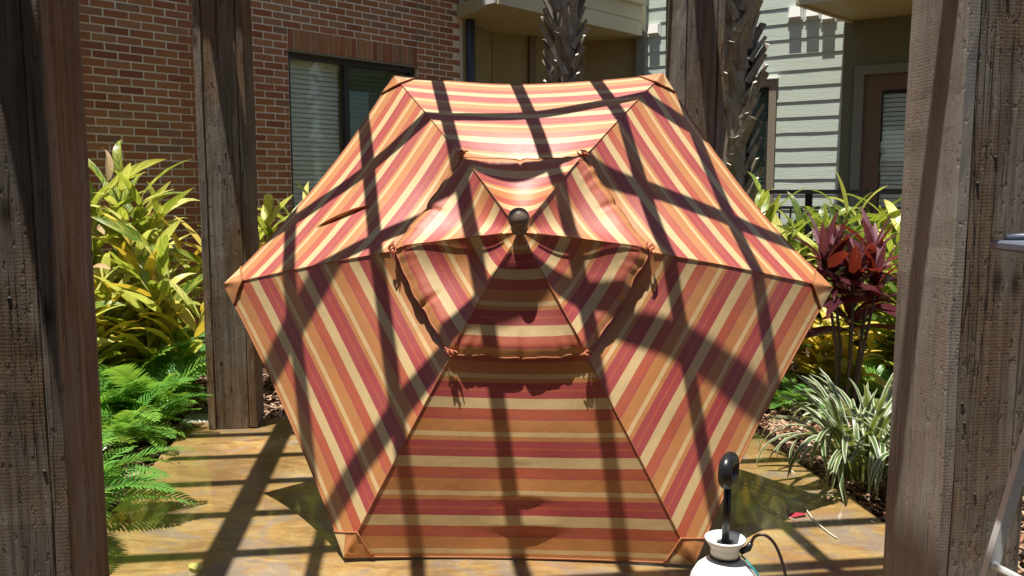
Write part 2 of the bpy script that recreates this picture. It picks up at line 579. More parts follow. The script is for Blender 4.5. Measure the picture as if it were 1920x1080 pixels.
def timber(name, w, d, l, mat='wood', axis='Z', jit=.0022, seed=0, bev=.005, step=.09, taper=0.0):
    """a sawn timber with uneven arrises, centred in w and d, running 0..l along its axis"""
    n = max(2, int(l / step))
    vs, fs = [], []
    for i in range(n + 1):
        z = l * i / n
        ring = [(-w / 2 + bev, -d / 2), (w / 2 - bev, -d / 2), (w / 2, -d / 2 + bev), (w / 2, d / 2 - bev), (w / 2 - bev, d / 2), (-w / 2 + bev, d / 2), (-w / 2, d / 2 - bev), (-w / 2, -d / 2 + bev)]
        for k, (x, y) in enumerate(ring):
            q = Vector((seed * 7.3 + x * 9, y * 9, z * 2.2))
            j = mnoise.noise_vector(q) * jit * 1.6 + mnoise.noise_vector(q * 5.0 + Vector((k * 3.1, 0, 0))) * jit
            vs.append((x + j.x, y + j.y, z))
    for i in range(n):
        for k in range(8):
            fs.append((i * 8 + k, i * 8 + (k + 1) % 8, (i + 1) * 8 + (k + 1) % 8, (i + 1) * 8 + k))
    fs.append(tuple(range(7, -1, -1)))
    fs.append(tuple(range(n * 8, n * 8 + 8)))
    return mesh(name, vs, fs, mat)


RX90 = Matrix.Rotation(R(-90), 4, 'X')   # z axis -> +y
RY90 = Matrix.Rotation(R(90), 4, 'Y')    # z axis -> +x


def project(p):
    """rough picture position (0..1920, 0..1080), only used to rank which bricks show"""
    x, y, z = p[0], p[1], p[2] - CAM_H
    c, s = math.cos(CAM_PITCH), math.sin(CAM_PITCH)
    yy = y * c - z * s
    zz = y * s + z * c
    return 960 + 1600 * x / yy, 540 - 1600 * zz / yy, yy

# ------------------------------------------------------------------ ground, patio, beds
ALPHA = R(7.3)
CA, SA = math.cos(ALPHA), math.sin(ALPHA)
def W(xp, yp, z=0.0):
    return Vector((xp * CA - yp * SA, xp * SA + yp * CA, z))

g = MB()
g.add([(-300, -300, -.075), (300, -300, -.075), (300, 300, -.075), (-300, 300, -.075)], [(0, 1, 2, 3)])
g.put('ground', 'soil', kind='structure')

def patio_mesh():
    # slate terrace with a slightly uneven, chipped outline
    rn = random.Random(4)
    x0, x1, y0, y1 = -1.36, 2.12, -6.0, 5.56
    out = []
    def edge(a, b, n):
        for i in range(n):
            f = i / n
            out.append((a[0] + (b[0] - a[0]) * f + rn.uniform(-.012, .012), a[1] + (b[1] - a[1]) * f + rn.uniform(-.012, .012)))
    edge((x0, y0), (x1, y0), 4)
    edge((x1, y0), (x1, y1), 70)
    edge((x1, y1), (x0, y1), 24)
    edge((x0, y1), (x0, y0), 70)
    m = MB()
    n = len(out)
    a = [W(p[0], p[1], 0.0) for p in out]
    inn = [W(p[0] * .994 + .002, p[1] * .998, 0.0) for p in out]
    vs = [(p.x, p.y, 0.0) for p in inn] + [(p.x, p.y, -.012) for p in a] + [(p.x, p.y, -.08) for p in a]
    fs = [tuple(range(n))] + [(i, i + n, (i + 1) % n + n, (i + 1) % n) for i in range(n)] + [(i + n, i + 2 * n, (i + 1) % n + 2 * n, (i + 1) % n + n) for i in range(n)]
    return mesh('patio', vs, fs, 'slate')
put('patio', patio_mesh(), kind='structure')

def in_patio(x, y, pad=0.0):
    xp, yp = x * CA + y * SA, -x * SA + y * CA
    return -1.36 - pad < xp < 2.12 + pad and yp < 5.56 + pad

def mulch_bed(name, regions, n, seed):
    rn = random.Random(seed)
    m = MB()
    # a lumpy base under the chips belongs to the same bed
    c = 0
    while c < n:
        (x0, x1, y0, y1) = rn.choices(regions, weights=[r[4] for r in regions])[0][:4]
        x, y = rn.uniform(x0, x1), rn.uniform(y0, y1)
        stray = rn.random() < .035
        if in_patio(x, y, -.22 * rn.random() if stray else .015):
            continue
        l = rn.uniform(.02, .075)
        w = rn.uniform(.007, .02)
        h = rn.uniform(.003, .008)
        z = -.055 + .05 * mnoise.noise(Vector((x * 2.1, y * 2.1, 0))) + rn.uniform(0, .03)
        z = max(z, -.06)
        if in_patio(x, y, .0):
            z = .004
            l, w = l * .6, w * .6
        rot = Matrix.Rotation(rn.uniform(0, 6.28), 3, 'Z') @ Matrix.Rotation(rn.gauss(0, .3), 3, 'Y') @ Matrix.Rotation(rn.gauss(0, .35), 3, 'X')
        a = [Vector((-l / 2, 0, 0)), Vector((-l / 4, -w / 2, 0)), Vector((l / 3, -w / 2, 0)), Vector((l / 2, w / 6, 0)), Vector((l / 4, w / 2, 0)), Vector((-l / 3, w / 2, 0))]
        vs = [rot @ p + Vector((x, y, z)) for p in a] + [rot @ (p * .9 + Vector((0, 0, h))) + Vector((x, y, z)) for p in a]
        m.add(vs, [(6, 7, 8, 9, 10, 11)] + [(i, (i + 1) % 6, 6 + (i + 1) % 6, 6 + i) for i in range(6)])
        c += 1
    m.put(name, 'mulch', kind='stuff', label='loose reddish brown bark mulch covering the planting beds', cat='mulch')
mulch_bed('bark_mulch', [(-3.4, -1.55, 2.6, 6.0, 3.2), (-2.6, -.9, 5.4, 7.0, 1.2), (1.45, 2.9, 3.2, 5.6, 4.5), (1.2, 3.6, 5.3, 7.6, 2.6), (-.9, 1.3, 5.5, 7.0, .4)], 15000, 3)

# ------------------------------------------------------------------ brick building
BU = Vector((math.sin(R(44.8)), math.cos(R(44.8)), 0))      # along the wall, away to the right
BN = Vector((BU.y, -BU.x, 0))                               # out of the wall, towards the terrace
B0 = Vector((-3.49, 7.0, 0))
def bw(s, z, out=0.0):
    p = B0 + BU * s + BN * out
    return Vector((p.x, p.y, z))
B_ANG = math.atan2(BU.y, BU.x)
brick_b = thing('brick_building', 'red brown brick apartment building with a wide blind-filled window', 'building', (B0.x, B0.y, -.08), B_ANG)
# local axes of the building: x = along, y = inwards (-BN), z = up (+.08)
ZB = .08
COURSE, MODULE = .0677, .2050
WIN_S0, WIN_S1, WIN_Z0, WIN_Z1 = 1.914, 3.497, .95, 2.81
SOLD_H = .205
m = MB()
S0, S1, ZT = -2.2, 4.165, 6.3
def wallbox(s0, s1, z0, z1, y0=.002, y1=.25):
    m.box(((s0 + s1) / 2, (y0 + y1) / 2, (z0 + z1) / 2 + ZB), (s1 - s0, y1 - y0, z1 - z0))
wallbox(S0, WIN_S0, -.08, ZT)
wallbox(WIN_S1, S1 - .004, -.08, ZT)
wallbox(WIN_S0, WIN_S1, -.08, WIN_Z0)
wallbox(WIN_S0, WIN_S1, WIN_Z1, ZT)
mortar = m.put('wall', 'mortar', brick_b)
brick_meshes = [bevel_box('brick', (.1905, .05, .0545), 'brick', .0035, .0016, i) for i in range(5)]
half_meshes = [bevel_box('brick', (.092, .05, .0555), 'brick', .0035, .0012, 10 + i) for i in range(3)]
sold_meshes = [bevel_box('soldier_brick', (.0575, .05, .194), 'brick', .0035, .0014, 20 + i) for i in range(3)]
rn = random.Random(11)
cand = []
nrow = int(4.2 / COURSE)
for r in range(nrow):
    zc = .036 + r * COURSE + COURSE / 2
    off = (MODULE / 2 if r % 2 else 0.0) + .035
    k = 0
    s = S0 + .1 - off
    while s < S1 - .06:
        a, b = s - .0955, s + .0955
        pieces = [(a, b)]
        z0, z1 = zc - .029, zc + .029
        # openings: the window, and the soldier course over it
        if z1 > WIN_Z0 and z0 < WIN_Z1 + SOLD_H:
            lo, hi = WIN_S0, WIN_S1
            new = []
            for (p, q) in pieces:
                if q <= lo or p >= hi:
                    new.append((p, q))
                else:
                    if p < lo - .03: new.append((p, lo - .004))
                    if q > hi + .03: new.append((hi + .004, q))
            pieces = new
        for (p, q) in pieces:
            q = min(q, S1)
            if q - p > .025:
                cand.append(((p + q) / 2, zc, q - p))
        s += MODULE
def hidden(x, y):
    if 345 < x < 470 + y * .03 or x < 150 + y * .055 or x > 1640: return True
    if y > 150 and x > 735 - (y - 135) * .78 and x < 1300: return True
    return x > 880 or y < -8 or y > 470
rank = []
for (s, z, l) in cand:
    X, Y, dpt = project(bw(s, z))
    vis = not hidden(X, Y)
    rank.append((vis, l / dpt, s, z, l))
rank.sort(key=lambda q: (-q[0], -q[1]))
rest = MB()
for i, (vis, sz, s, z, l) in enumerate(rank):
    dy = rn.uniform(-.0015, .0015)
    if i < 300:
        me = rn.choice(brick_meshes if l > .11 else half_meshes)
        base = .1905 if l > .11 else .092
        mt = Matrix.Translation((s, .022 + dy, z + ZB)) @ Matrix.Rotation(rn.gauss(0, .004), 4, 'Y') @ Matrix.Diagonal((l / base, 1, 1, 1))
        put('brick', me, mortar, mat4=mt)
    else:
        rest.box((s, .02, z + ZB), (l, .05, .0575))
o = rest.put('brickwork', 'brick', mortar, kind='stuff')
ns = 24
for i in range(ns):
    s = WIN_S0 + (i + .5) * (WIN_S1 - WIN_S0) / ns
    put('soldier_brick', rn.choice(sold_meshes), mortar, mat4=Matrix.Translation((s, .018 + rn.uniform(-.002, .002), WIN_Z1 + SOLD_H / 2 + ZB - .001)) @ Matrix.Rotation(rn.gauss(0, .008), 4, 'Y'))

def blind_window(parent, s0, s1, z0, z1, zoff, deep, mats, split=None, slat_pitch=.047, frame_mat='frame', glass=('glass', 'glass_dark'), fw=.045, slat_to=None):
    """window unit in a wall whose local axes are x along, y inwards; frame at depth deep"""
    w = put('window', None, parent)
    w.empty_display_size = .05
    fr = MB()
    zc = (z0 + z1) / 2 + zoff
    fr.box(((s0 + s1) / 2, deep, z1 - fw / 2 + zoff), (s1 - s0, .06, fw))
    fr.box(((s0 + s1) / 2, deep, z0 + fw / 2 + zoff), (s1 - s0, .06, fw))
    fr.box((s0 + fw / 2, deep, zc), (fw, .062, z1 - z0 - 2 * fw))
    fr.box((s1 - fw / 2, deep, zc), (fw, .062, z1 - z0 - 2 * fw))
    fr.put('window_frame', frame_mat, w)
    parts = [(s0 + fw, s1 - fw)]
    if split is not None:
        MB().box((split, deep, zc), (.055, .07, z1 - z0 - 2 * fw)).put('mullion', frame_mat, w)
        parts = [(s0 + fw, split - .0275), (split + .0275, s1 - fw)]
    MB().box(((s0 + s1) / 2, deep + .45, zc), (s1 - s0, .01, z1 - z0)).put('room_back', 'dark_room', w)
    for k, (a, b) in enumerate(parts):
        MB().box(((a + b) / 2, deep + .005 * k, zc), (b - a, .005, z1 - z0 - 2 * fw)).put('pane', glass[min(k, len(glass) - 1)], w)
        sm = None
        zz = z1 - fw - .05
        hd = MB().box(((a + b) / 2, deep + .075, z1 - fw - .02 + zoff), (b - a - .01, .05, .05)).put('blind_headrail', mats, w)
        vs, fs = [], []
        ww = b - a - .02
        n = 6
        for i in range(n + 1):
            t = i / n - .5
            yy, hz = t * .058, .006 * (1 - 4 * t * t)
            for x in (-ww / 2, ww / 2):
                vs.append((x, yy, hz))
        for i in range(n):
            fs.append((2 * i, 2 * i + 1, 2 * i + 3, 2 * i + 2))
        me = mesh('slat', vs, fs, mats, None, True)
        zl = z0 + fw if slat_to is None else slat_to
        while zz > zl:
            put('slat', me, w, mat4=Matrix.Translation(((a + b) / 2, deep + .08, zz + zoff)) @ Matrix.Rotation(R(66) + random.uniform(-.02, .02), 4, 'X') @ Matrix.Rotation(random.gauss(0, .0012), 4, 'Y'))
            zz -= slat_pitch
    return w
random.seed(5)
blind_window(brick_b, WIN_S0 + .004, WIN_S1 - .004, WIN_Z0, WIN_Z1 - .02, ZB, .085, 'blind', split=2.613)
MB().box(((WIN_S0 + WIN_S1) / 2, .03, WIN_Z1 - .005 + ZB), (WIN_S1 - WIN_S0 + .01, .09, .012)).put('lintel', 'sage', brick_b)
MB().box(((WIN_S0 + WIN_S1) / 2, .03, WIN_Z0 - .03 + ZB), (WIN_S1 - WIN_S0 - .01, .14, .05)).put('window_sill', 'mortar', brick_b)
# vertical movement joint right of the window head
MB().box((WIN_S1 + .002, .004, 3.65 + ZB), (.010, .012, 1.2)).put('movement_joint', 'sage', brick_b)
dsp = MB()
pp = bw(4.225, 0, .055)
loc = Vector(((pp - B0).dot(BU), -(pp - B0).dot(BN), 0))
dsp.tube([(loc.x, loc.y, .05), (loc.x, loc.y, 1.9), (loc.x, loc.y, 1.95), (loc.x, loc.y, 6.2)], .056, 18)
pipe = dsp.put('downspout', 'pipe', brick_b, True)
for z in (2.2, 4.4):
    MB().tube([(loc.x, loc.y, z), (loc.x, loc.y, z + .03)], .061, 18).put('pipe_strap', 'pipe', pipe, True)
# eaves far above the picture
ev = MB()
ev.box(((S0 + S1) / 2, .2, ZT + .1 + ZB), (S1 - S0 + .9, 1.9, .2))
ev.put('roof', 'roofing', brick_b)
MB().box(((S0 + S1) / 2, 1.3, 3.1), (S1 - S0 - .02, 2.0, 6.2)).put('rear_block', 'mortar', brick_b)

# ------------------------------------------------------------------ sided building with two balconies
SD = Vector((math.cos(R(-33)), math.sin(R(-33)), 0))        # along the wall towards the camera's right
SN = Vector((SD.y, -SD.x, 0))                               # out of the wall
Q0 = Vector((3.70, 9.78, 0))
S_ANG = math.atan2(SD.y, SD.x)
side_b = thing('siding_building', 'pale sage lap-sided apartment building with beige balconies', 'building', (Q0.x, Q0.y, -.08), S_ANG)
def sloc(p):
    d = Vector(p) - Q0
    return Vector((d.dot(SD), -d.dot(SN), p[2] + .08))
W2_S0, W2_S1, W2_Z0, W2_Z1 = -1.75, -.80, .95, 2.685
D_S0, D_S1, D_Z1 = .24, 1.60, 2.745
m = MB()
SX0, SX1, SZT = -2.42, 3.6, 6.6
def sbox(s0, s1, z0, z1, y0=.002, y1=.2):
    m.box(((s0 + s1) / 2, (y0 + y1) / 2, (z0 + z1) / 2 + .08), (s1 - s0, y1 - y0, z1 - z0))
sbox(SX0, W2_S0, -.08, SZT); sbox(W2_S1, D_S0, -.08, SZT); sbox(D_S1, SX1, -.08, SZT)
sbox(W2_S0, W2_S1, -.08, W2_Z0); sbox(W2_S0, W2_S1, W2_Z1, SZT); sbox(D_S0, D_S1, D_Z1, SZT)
swall = m.put('wall', 'shade_olive', side_b)
EXPO = .178
rn = random.Random(21)
k = 0
z = 2.855 - 14 * EXPO
while z < 6.3:
    spans = [(SX0, .012)]  # boards stop where the balcony's shade is put into the wall colour
    over = []
    lo, hi = z, z + EXPO
    for (a, b, c, d) in ((W2_S0 - .09, W2_S1 + .09, W2_Z0 - .1, W2_Z1 + .1), (D_S0 - .105, D_S1 + .105, -1, D_Z1 + .105)):
        if hi > c + .01 and lo < d - .01:
            new = []
            for (p, q) in spans:
                if p < a: new.append((p, min(q, a)))
                if q > b: new.append((max(p, b), q))
            spans = [s for s in new if s[1] - s[0] > .02]
            if hi - d > .02 and a < 0:
                over.append((a, b, d))
    # butt joints
    cut = []
    for (p, q) in spans:
        if q - p > 3.0:
            j = rn.uniform(p + 2.6, p + 3.6) if rn.random() < .6 else rn.uniform(.2, 1.2)
            j = min(max(j, p + .4), q - .4)
            cut += [(p, j - .001), (j + .001, q)]
        else:
            cut.append((p, q))
    for (p, q, zlow) in [(c[0], c[1], z) for c in cut] + over:
        n = max(3, int((q - p) / .07))
        vs, fs = [], []
        for i in range(n + 1):
            x = p + (q - p) * i / n
            wv = mnoise.noise(Vector((x * 3.1, z * 9.0, 2.0))) * .0016
            wz = mnoise.noise(Vector((x * 4.3, z * 7.0, 7.0))) * .0028
            zb, zt = zlow + wz, z + EXPO + .022
            vs += [(x, -.0115 + wv, zb + .08), (x, -.0012, zt + .08), (x, .001, zt + .08), (x, -.0035, zb + .08)]
        for i in range(n):
            a, b = i * 4, i * 4 + 4
            fs += [(a, b, b + 1, a + 1), (a + 1, b + 1, b + 2, a + 2), (a + 3, b + 3, b, a)]
        fs += [(0, 1, 2, 3), (n * 4 + 3, n * 4 + 2, n * 4 + 1, n * 4)]
        put('siding_board', mesh('siding_board', vs, fs, 'siding'), swall)
    z += EXPO
# window behind the palm
w2 = blind_window(side_b, W2_S0, W2_S1, W2_Z0, W2_Z1, .08, .06, 'blind', glass=('glass_dark',), frame_mat='frame', slat_to=1.2)
tr = MB()
tr.box((W2_S0 - .04, -.012, 1.8 + .08), (.085, .03, 1.9)); tr.box((W2_S1 + .04, -.012, 1.8 + .08), (.085, .03, 1.9))
tr.put('window_casing', 'trim', w2)
MB().box(((W2_S0 + W2_S1) / 2, -.014, W2_Z1 + .042 + .08), (W2_S1 - W2_S0 + .17, .034, .083)).put('window_head_casing', 'trim', w2)
MB().box(((W2_S0 + W2_S1) / 2, -.022, W2_Z1 + .09 + .08), (W2_S1 - W2_S0 + .2, .055, .012)).put('drip_cap', 'white', w2)
# patio door in the shade of the balcony
door = put('patio_door', None, side_b)
tr = MB()
tr.box((D_S0 - .05, -.014, 1.36 + .08), (.10, .034, 2.86)); tr.box((D_S1 + .05, -.014, 1.36 + .08), (.10, .034, 2.86))
tr.put('door_casing', 'sage', door)
MB().box(((D_S0 + D_S1) / 2, -.016, D_Z1 + .05 + .08), (D_S1 - D_S0 + .2, .038, .10)).put('door_head_casing', 'sage', door)
lf = MB()
lf.box((D_S0 + .09, .05, 1.35 + .08), (.18, .05, 2.8)); lf.box((D_S1 - .09, .05, 1.35 + .08), (.18, .05, 2.8))
lf.box(((D_S0 + D_S1) / 2, .05, D_Z1 - .085 + .08), (D_S1 - D_S0 - .36, .05, .17)); lf.box(((D_S0 + D_S1) / 2, .05, .2), (D_S1 - D_S0 - .36, .05, .35))
lf.put('door_leaf', 'brown', door)
MB().box(((D_S0 + D_S1) / 2, .05, 1.48 + .08), (D_S1 - D_S0 - .36, .006, 2.22)).put('pane', 'glass', door)
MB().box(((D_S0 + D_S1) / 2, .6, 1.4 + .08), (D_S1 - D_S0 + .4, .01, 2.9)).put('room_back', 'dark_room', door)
ww = D_S1 - D_S0 - .38
vs, fs = [], []
for i in range(5):
    t = i / 4 - .5
    for x in (-ww / 2, ww / 2):
        vs.append((x, t * .05, .006 * (1 - 4 * t * t)))
for i in range(4):
    fs.append((2 * i, 2 * i + 1, 2 * i + 3, 2 * i + 2))
sl = mesh('slat', vs, fs, 'blind', None, True)
z = D_Z1 - .23
while z > .9:
    put('slat', sl, door, mat4=Matrix.Translation(((D_S0 + D_S1) / 2, .12, z + .08)) @ Matrix.Rotation(R(60), 4, 'X'))
    z -= .05
# vent hoods
def vent(s, z):
    h = put('vent_hood', None, side_b)
    m = MB()
    w, hh, d = .14, .125, .078
    x = s
    vs = [(x - w / 2, -.012, z), (x + w / 2, -.012, z), (x + w / 2, -.012, z + hh), (x - w / 2, -.012, z + hh),
          (x - w / 2 + .002, -d, z + .012), (x + w / 2 - .002, -d, z + .012), (x + w / 2 - .012, -d + .026, z + hh - .004), (x - w / 2 + .012, -d + .026, z + hh - .004)]
    m.add([(p[0], p[1], p[2] + .08) for p in vs], [(4, 5, 6, 7), (0, 4, 7, 3), (1, 2, 6, 5), (3, 7, 6, 2), (0, 1, 5, 4)])
    m.put('hood', 'white', h)
    MB().box((x, -.016, z + hh / 2 + .08), (w + .03, .018, hh + .035)).put('flange', 'white', h)
vent(-2.27, 3.42); vent(-.53, 3.43); vent(-.335, 3.42); vent(-.16, 3.37)

def beam_poly(parent, name, a, b, t, z0, z1, mat, side=1):
    """board from a to b (world xy), thickness t to one side"""
    a, b = Vector((a[0], a[1], 0)), Vector((b[0], b[1], 0))
    d = (b - a).normalized()
    nn = Vector((-d.y, d.x, 0)) * t * side
    poly = [sloc(Vector(p)) for p in (a, b, b + nn, a + nn)]
    if side < 0: poly.reverse()
    return MB().prism([(p.x, p.y) for p in poly], z0 + .08, z1 + .08).put(name, mat, parent)

# balcony over the recess between the two walls
bal = put('balcony', None, side_b)
A, Bp = Vector((-.16, 9.15, 0)), Vector((1.60, 10.98, 0))
Cc, Dd, P1, K = Vector((1.74, 11.12, 0)), Vector((.98, 11.40, 0)), Vector((-.24, 10.75, 0)), Vector((-.62, 9.87, 0))
poly = [sloc(p) for p in (A, Bp, Cc, Dd, P1, K)]
MB().prism([(p.x, p.y) for p in poly], 3.405 + .08, 3.55 + .08).put('soffit', 'soffit', bal)
dirA = (Bp - A).normalized()
outn = Vector((dirA.y, -dirA.x, 0))
beam_poly(bal, 'fascia_board', A + outn * .004, Bp + outn * .004, .03, 3.40, 3.575, 'beige', -1)
beam_poly(bal, 'fascia_board', A + outn * .004, Bp + outn * .004, .038, 3.578, 3.76, 'beige', -1)
beam_poly(bal, 'balcony_cap', A - dirA * .03 + outn * -.03, Bp + outn * -.03, .14, 3.762, 3.835, 'beige', -1)
perp = Vector((-dirA.y, dirA.x, 0))
beam_poly(bal, 'end_board', A - dirA * .004, A - dirA * .004 + perp * .17, .03, 3.41, 3.755, 'white', 1)
beam_poly(bal, 'side_wall', A + perp * .22 + dirA * .15, K + dirA * .15, .06, 3.432, 5.4, 'stucco', -1)
rl = MB()
for i in range(22):
    p = sloc(A + dirA * (.1 + i * .115) - outn * .02)
    MB().box((p.x, p.y, 4.25 + .08), (.018, .018, .84)).put('baluster', 'black', bal)
beam_poly(bal, 'top_rail', A - outn * .04, Bp - outn * .04, .045, 4.67, 4.71, 'black', -1)
# recess walls behind
rec = put('recess', None, side_b)
def wall_seg(a, b, name='recess_wall', mat='stucco', z0=-.08, z1=6.5):
    return beam_poly(rec, name, a, b, .12, z0, z1, mat, 1)
wall_seg(Vector((-.72, 9.96, 0)), P1 + Vector((0, .02, 0)))
wall_seg(P1, Dd)
wall_seg(Dd, Cc + Vector((.1, -.03, 0)))
for f in (.36, .86):
    c = P1 + (Dd - P1) * f
    d = (Dd - P1).normalized()
    beam_poly(rec, 'door_jamb', c, c + d * .09, .05, 0, 3.39, 'brown', -1)
beam_poly(rec, 'shade_strip', Cc + Vector((-.17, -.06, 0)), Cc + Vector((-.065, -.12, 0)), .05, 0, 6.3, 'sage', 1)  # dark strip added for the balcony's shade at the siding's end
# balcony over the patio door
bal2 = put('balcony', None, side_b)
depth2 = 1.28
ang = R(45)
du = Vector((-math.sin(ang), -math.cos(ang), 0))
e0 = Q0 + SD * .10
e1 = e0 + du * depth2
e2 = e1 + SD * 2.9
e3 = e0 + SD * 2.9
poly = [sloc(p) for p in (e1 - SD * .03, e2, e3 + SN * .003, e0 + SN * .003 - SD * .03)]
MB().prism([(p.x, p.y) for p in poly], 3.345 + .08, 3.63 + .08).put('soffit', 'soffit', bal2)
for (a, b, s) in ((e0, e1, -1), (e1, e2, -1)):
    beam_poly(bal2, 'fascia_board', a, b, .035, 3.32, 3.44, 'beige', s)
    beam_poly(bal2, 'fascia_board', a, b, .05, 3.443, 3.64, 'beige', s)
    beam_poly(bal2, 'balcony_cap', a, b, .09, 3.642, 3.70, 'white', s)

# ------------------------------------------------------------------ unseen block behind the viewpoint, added to cut fill light on the umbrella
unseen_blk = put('building', None, loc=(-2.2, -5.0, -.08), kind='structure')
MB().box((0, -2.0, 4.6), (10.0, 4.0, 9.2)).put('wall', 'brick', unseen_blk)
MB().box((0, -2.0, 9.3), (10.8, 4.8, .2)).put('roof', 'roofing', unseen_blk)
MB().box((-.25, 3.2, 3.45), (10.1, 6.3, .16)).put('added_shade_roof', 'roofing', unseen_blk)  # roof added to shade the near ground and deepen the umbrella's shadows
for x in (-5.0, 4.6):
    MB().box((x, 6.1, 1.70), (.24, .24, 3.34)).put('shade_roof_post', 'beige', unseen_blk)
for i in range(4):
    for j in range(3):
        w = MB().box((-3.6 + i * 2.4, .01, 1.9 + j * 3.0), (1.4, .06, 1.5)).put('window', 'frame', unseen_blk)
        MB().box((-3.6 + i * 2.4, .045, 1.9 + j * 3.0), (1.26, .02, 1.36)).put('pane', 'dark_room', w)

# ------------------------------------------------------------------ metal railing in front of the sided wall
rail = thing('metal_railing', 'black metal railing behind the shrubs below the sided wall', 'railing', (3.0, 8.7, -.06), R(-33))
MB().box((0, 0, 1.52), (3.4, .05, .045)).put('top_rail', 'black', rail)
MB().box((0, 0, 1.36), (3.4, .03, .03)).put('middle_rail', 'black', rail)
MB().box((0, 0, .56), (3.4, .03, .03)).put('bottom_rail', 'black', rail)
bmesh_b = MB().box((0, 0, .96), (.016, .016, .78)).me('baluster', 'black')
for i in range(30):
    put('baluster', bmesh_b, rail, (-1.62 + i * .1117, 0, 0))
pm = MB().box((0, 0, .74), (.06, .06, 1.6)).me('rail_post', 'black')
for x in (-1.7, 0, 1.7):
    put('rail_post', pm, rail, (x, .04, 0))

# ------------------------------------------------------------------ pergola
pg0 = W(.36, 3.85)
perg = thing('pergola', 'weathered timber pergola with four built-up posts and overhead slats', 'pergola', (pg0.x, pg0.y, 0), ALPHA)
def pl(xp, yp, z):
    return Vector((xp - .36, yp - 3.85, z))
PW, PD, FL = .29, .286, .045
posts = [(-.914 - PW / 2, 2.386), (1.633 + PW / 2, 2.36), (-.912 - PW / 2, 5.323), (1.689 + PW / 2, 5.157)]
for i, (xc, yf) in enumerate(posts):
    yc = yf + PD / 2
    wm = ('wood_dark', 'wood', 'wood', 'wood')[i]
    core = put('post', timber('post', PW - 2 * FL - .003, PD - .014, 2.95, wm, seed=i + 1, jit=.002), perg, pl(xc, yc, .004))
    for s in (-1, 1):
        put('flank_plank', timber('flank_plank', FL, PD, 2.93, 'wood_grey' if i in (1, 3) and s < 0 else wm, seed=30 + i * 2 + s, jit=.0025), core, (s * (PW - FL) / 2, 0, .002 + (.004 if s > 0 else 0)))
nail = MB().lathe([(.0, -.004), (.0055, -.004), (.0055, .001), (.004, .0025), (.0, .003)], 10, Matrix.Rotation(R(90), 4, 'X')).me('nail', 'frame', True)
rn = random.Random(8)
for o in [o for o in perg.children if o.name.startswith('post')]:
    for k in range(7):
        put('nail', nail, o, (rn.uniform(-.085, .085), -(PD - .014) / 2 - .001, rn.uniform(.3, 2.2)))
# beams over the posts, rafters along, slats across
for xc in (-1.135, 1.78):
    put('beam', timber('beam', .10, .24, 4.5, seed=int(xc * 10)), perg, mat4=Matrix.Translation(pl(xc, 1.75, 3.075)) @ RX90)
for i in range(6):
    xc = -.751 + .402 * i
    put('rafter', timber('rafter', .042, .19, 4.5, seed=60 + i), perg, mat4=Matrix.Translation(pl(xc, 1.75, 3.10)) @ RX90)
for i in range(-5, 6):
    yc = 3.94 + .44 * i + (.04 if i == -3 else .115 if i == -4 else .13 if i < -4 else 0.0)
    put('slat', timber('slat', .19, .058, 4.1, seed=80 + i), perg, mat4=Matrix.Translation(pl(-1.7, yc, 3.295)) @ RY90)
for y in (2.386 + .10, 5.22 + .05):
    put('cross_beam', timber('cross_beam', .2, .05, 3.1, seed=int(y * 10)), perg, mat4=Matrix.Translation(pl(-1.2, y + .12, 2.90 + .05)) @ RY90)

# ------------------------------------------------------------------ patio umbrella lying on two rib tips
UR, UD = 1.37, .51
umb = thing('patio_umbrella', 'open striped patio umbrella in red, orange and cream tipped on its side', 'umbrella', (.0502, 3.8233, 1.0347))
umb.rotation_euler = (-.5448, 0, -.0457)
SLANT = math.hypot(UR * math.cos(R(30)), UD)

def rib_pt(t, ang, R_=UR):
    # ribs bow a touch outwards
    bow = -.030 * math.sin(math.pi * t)
    return Vector((R_ * t * math.cos(ang), -UD * (1 - t) + bow, R_ * t * math.sin(ang)))

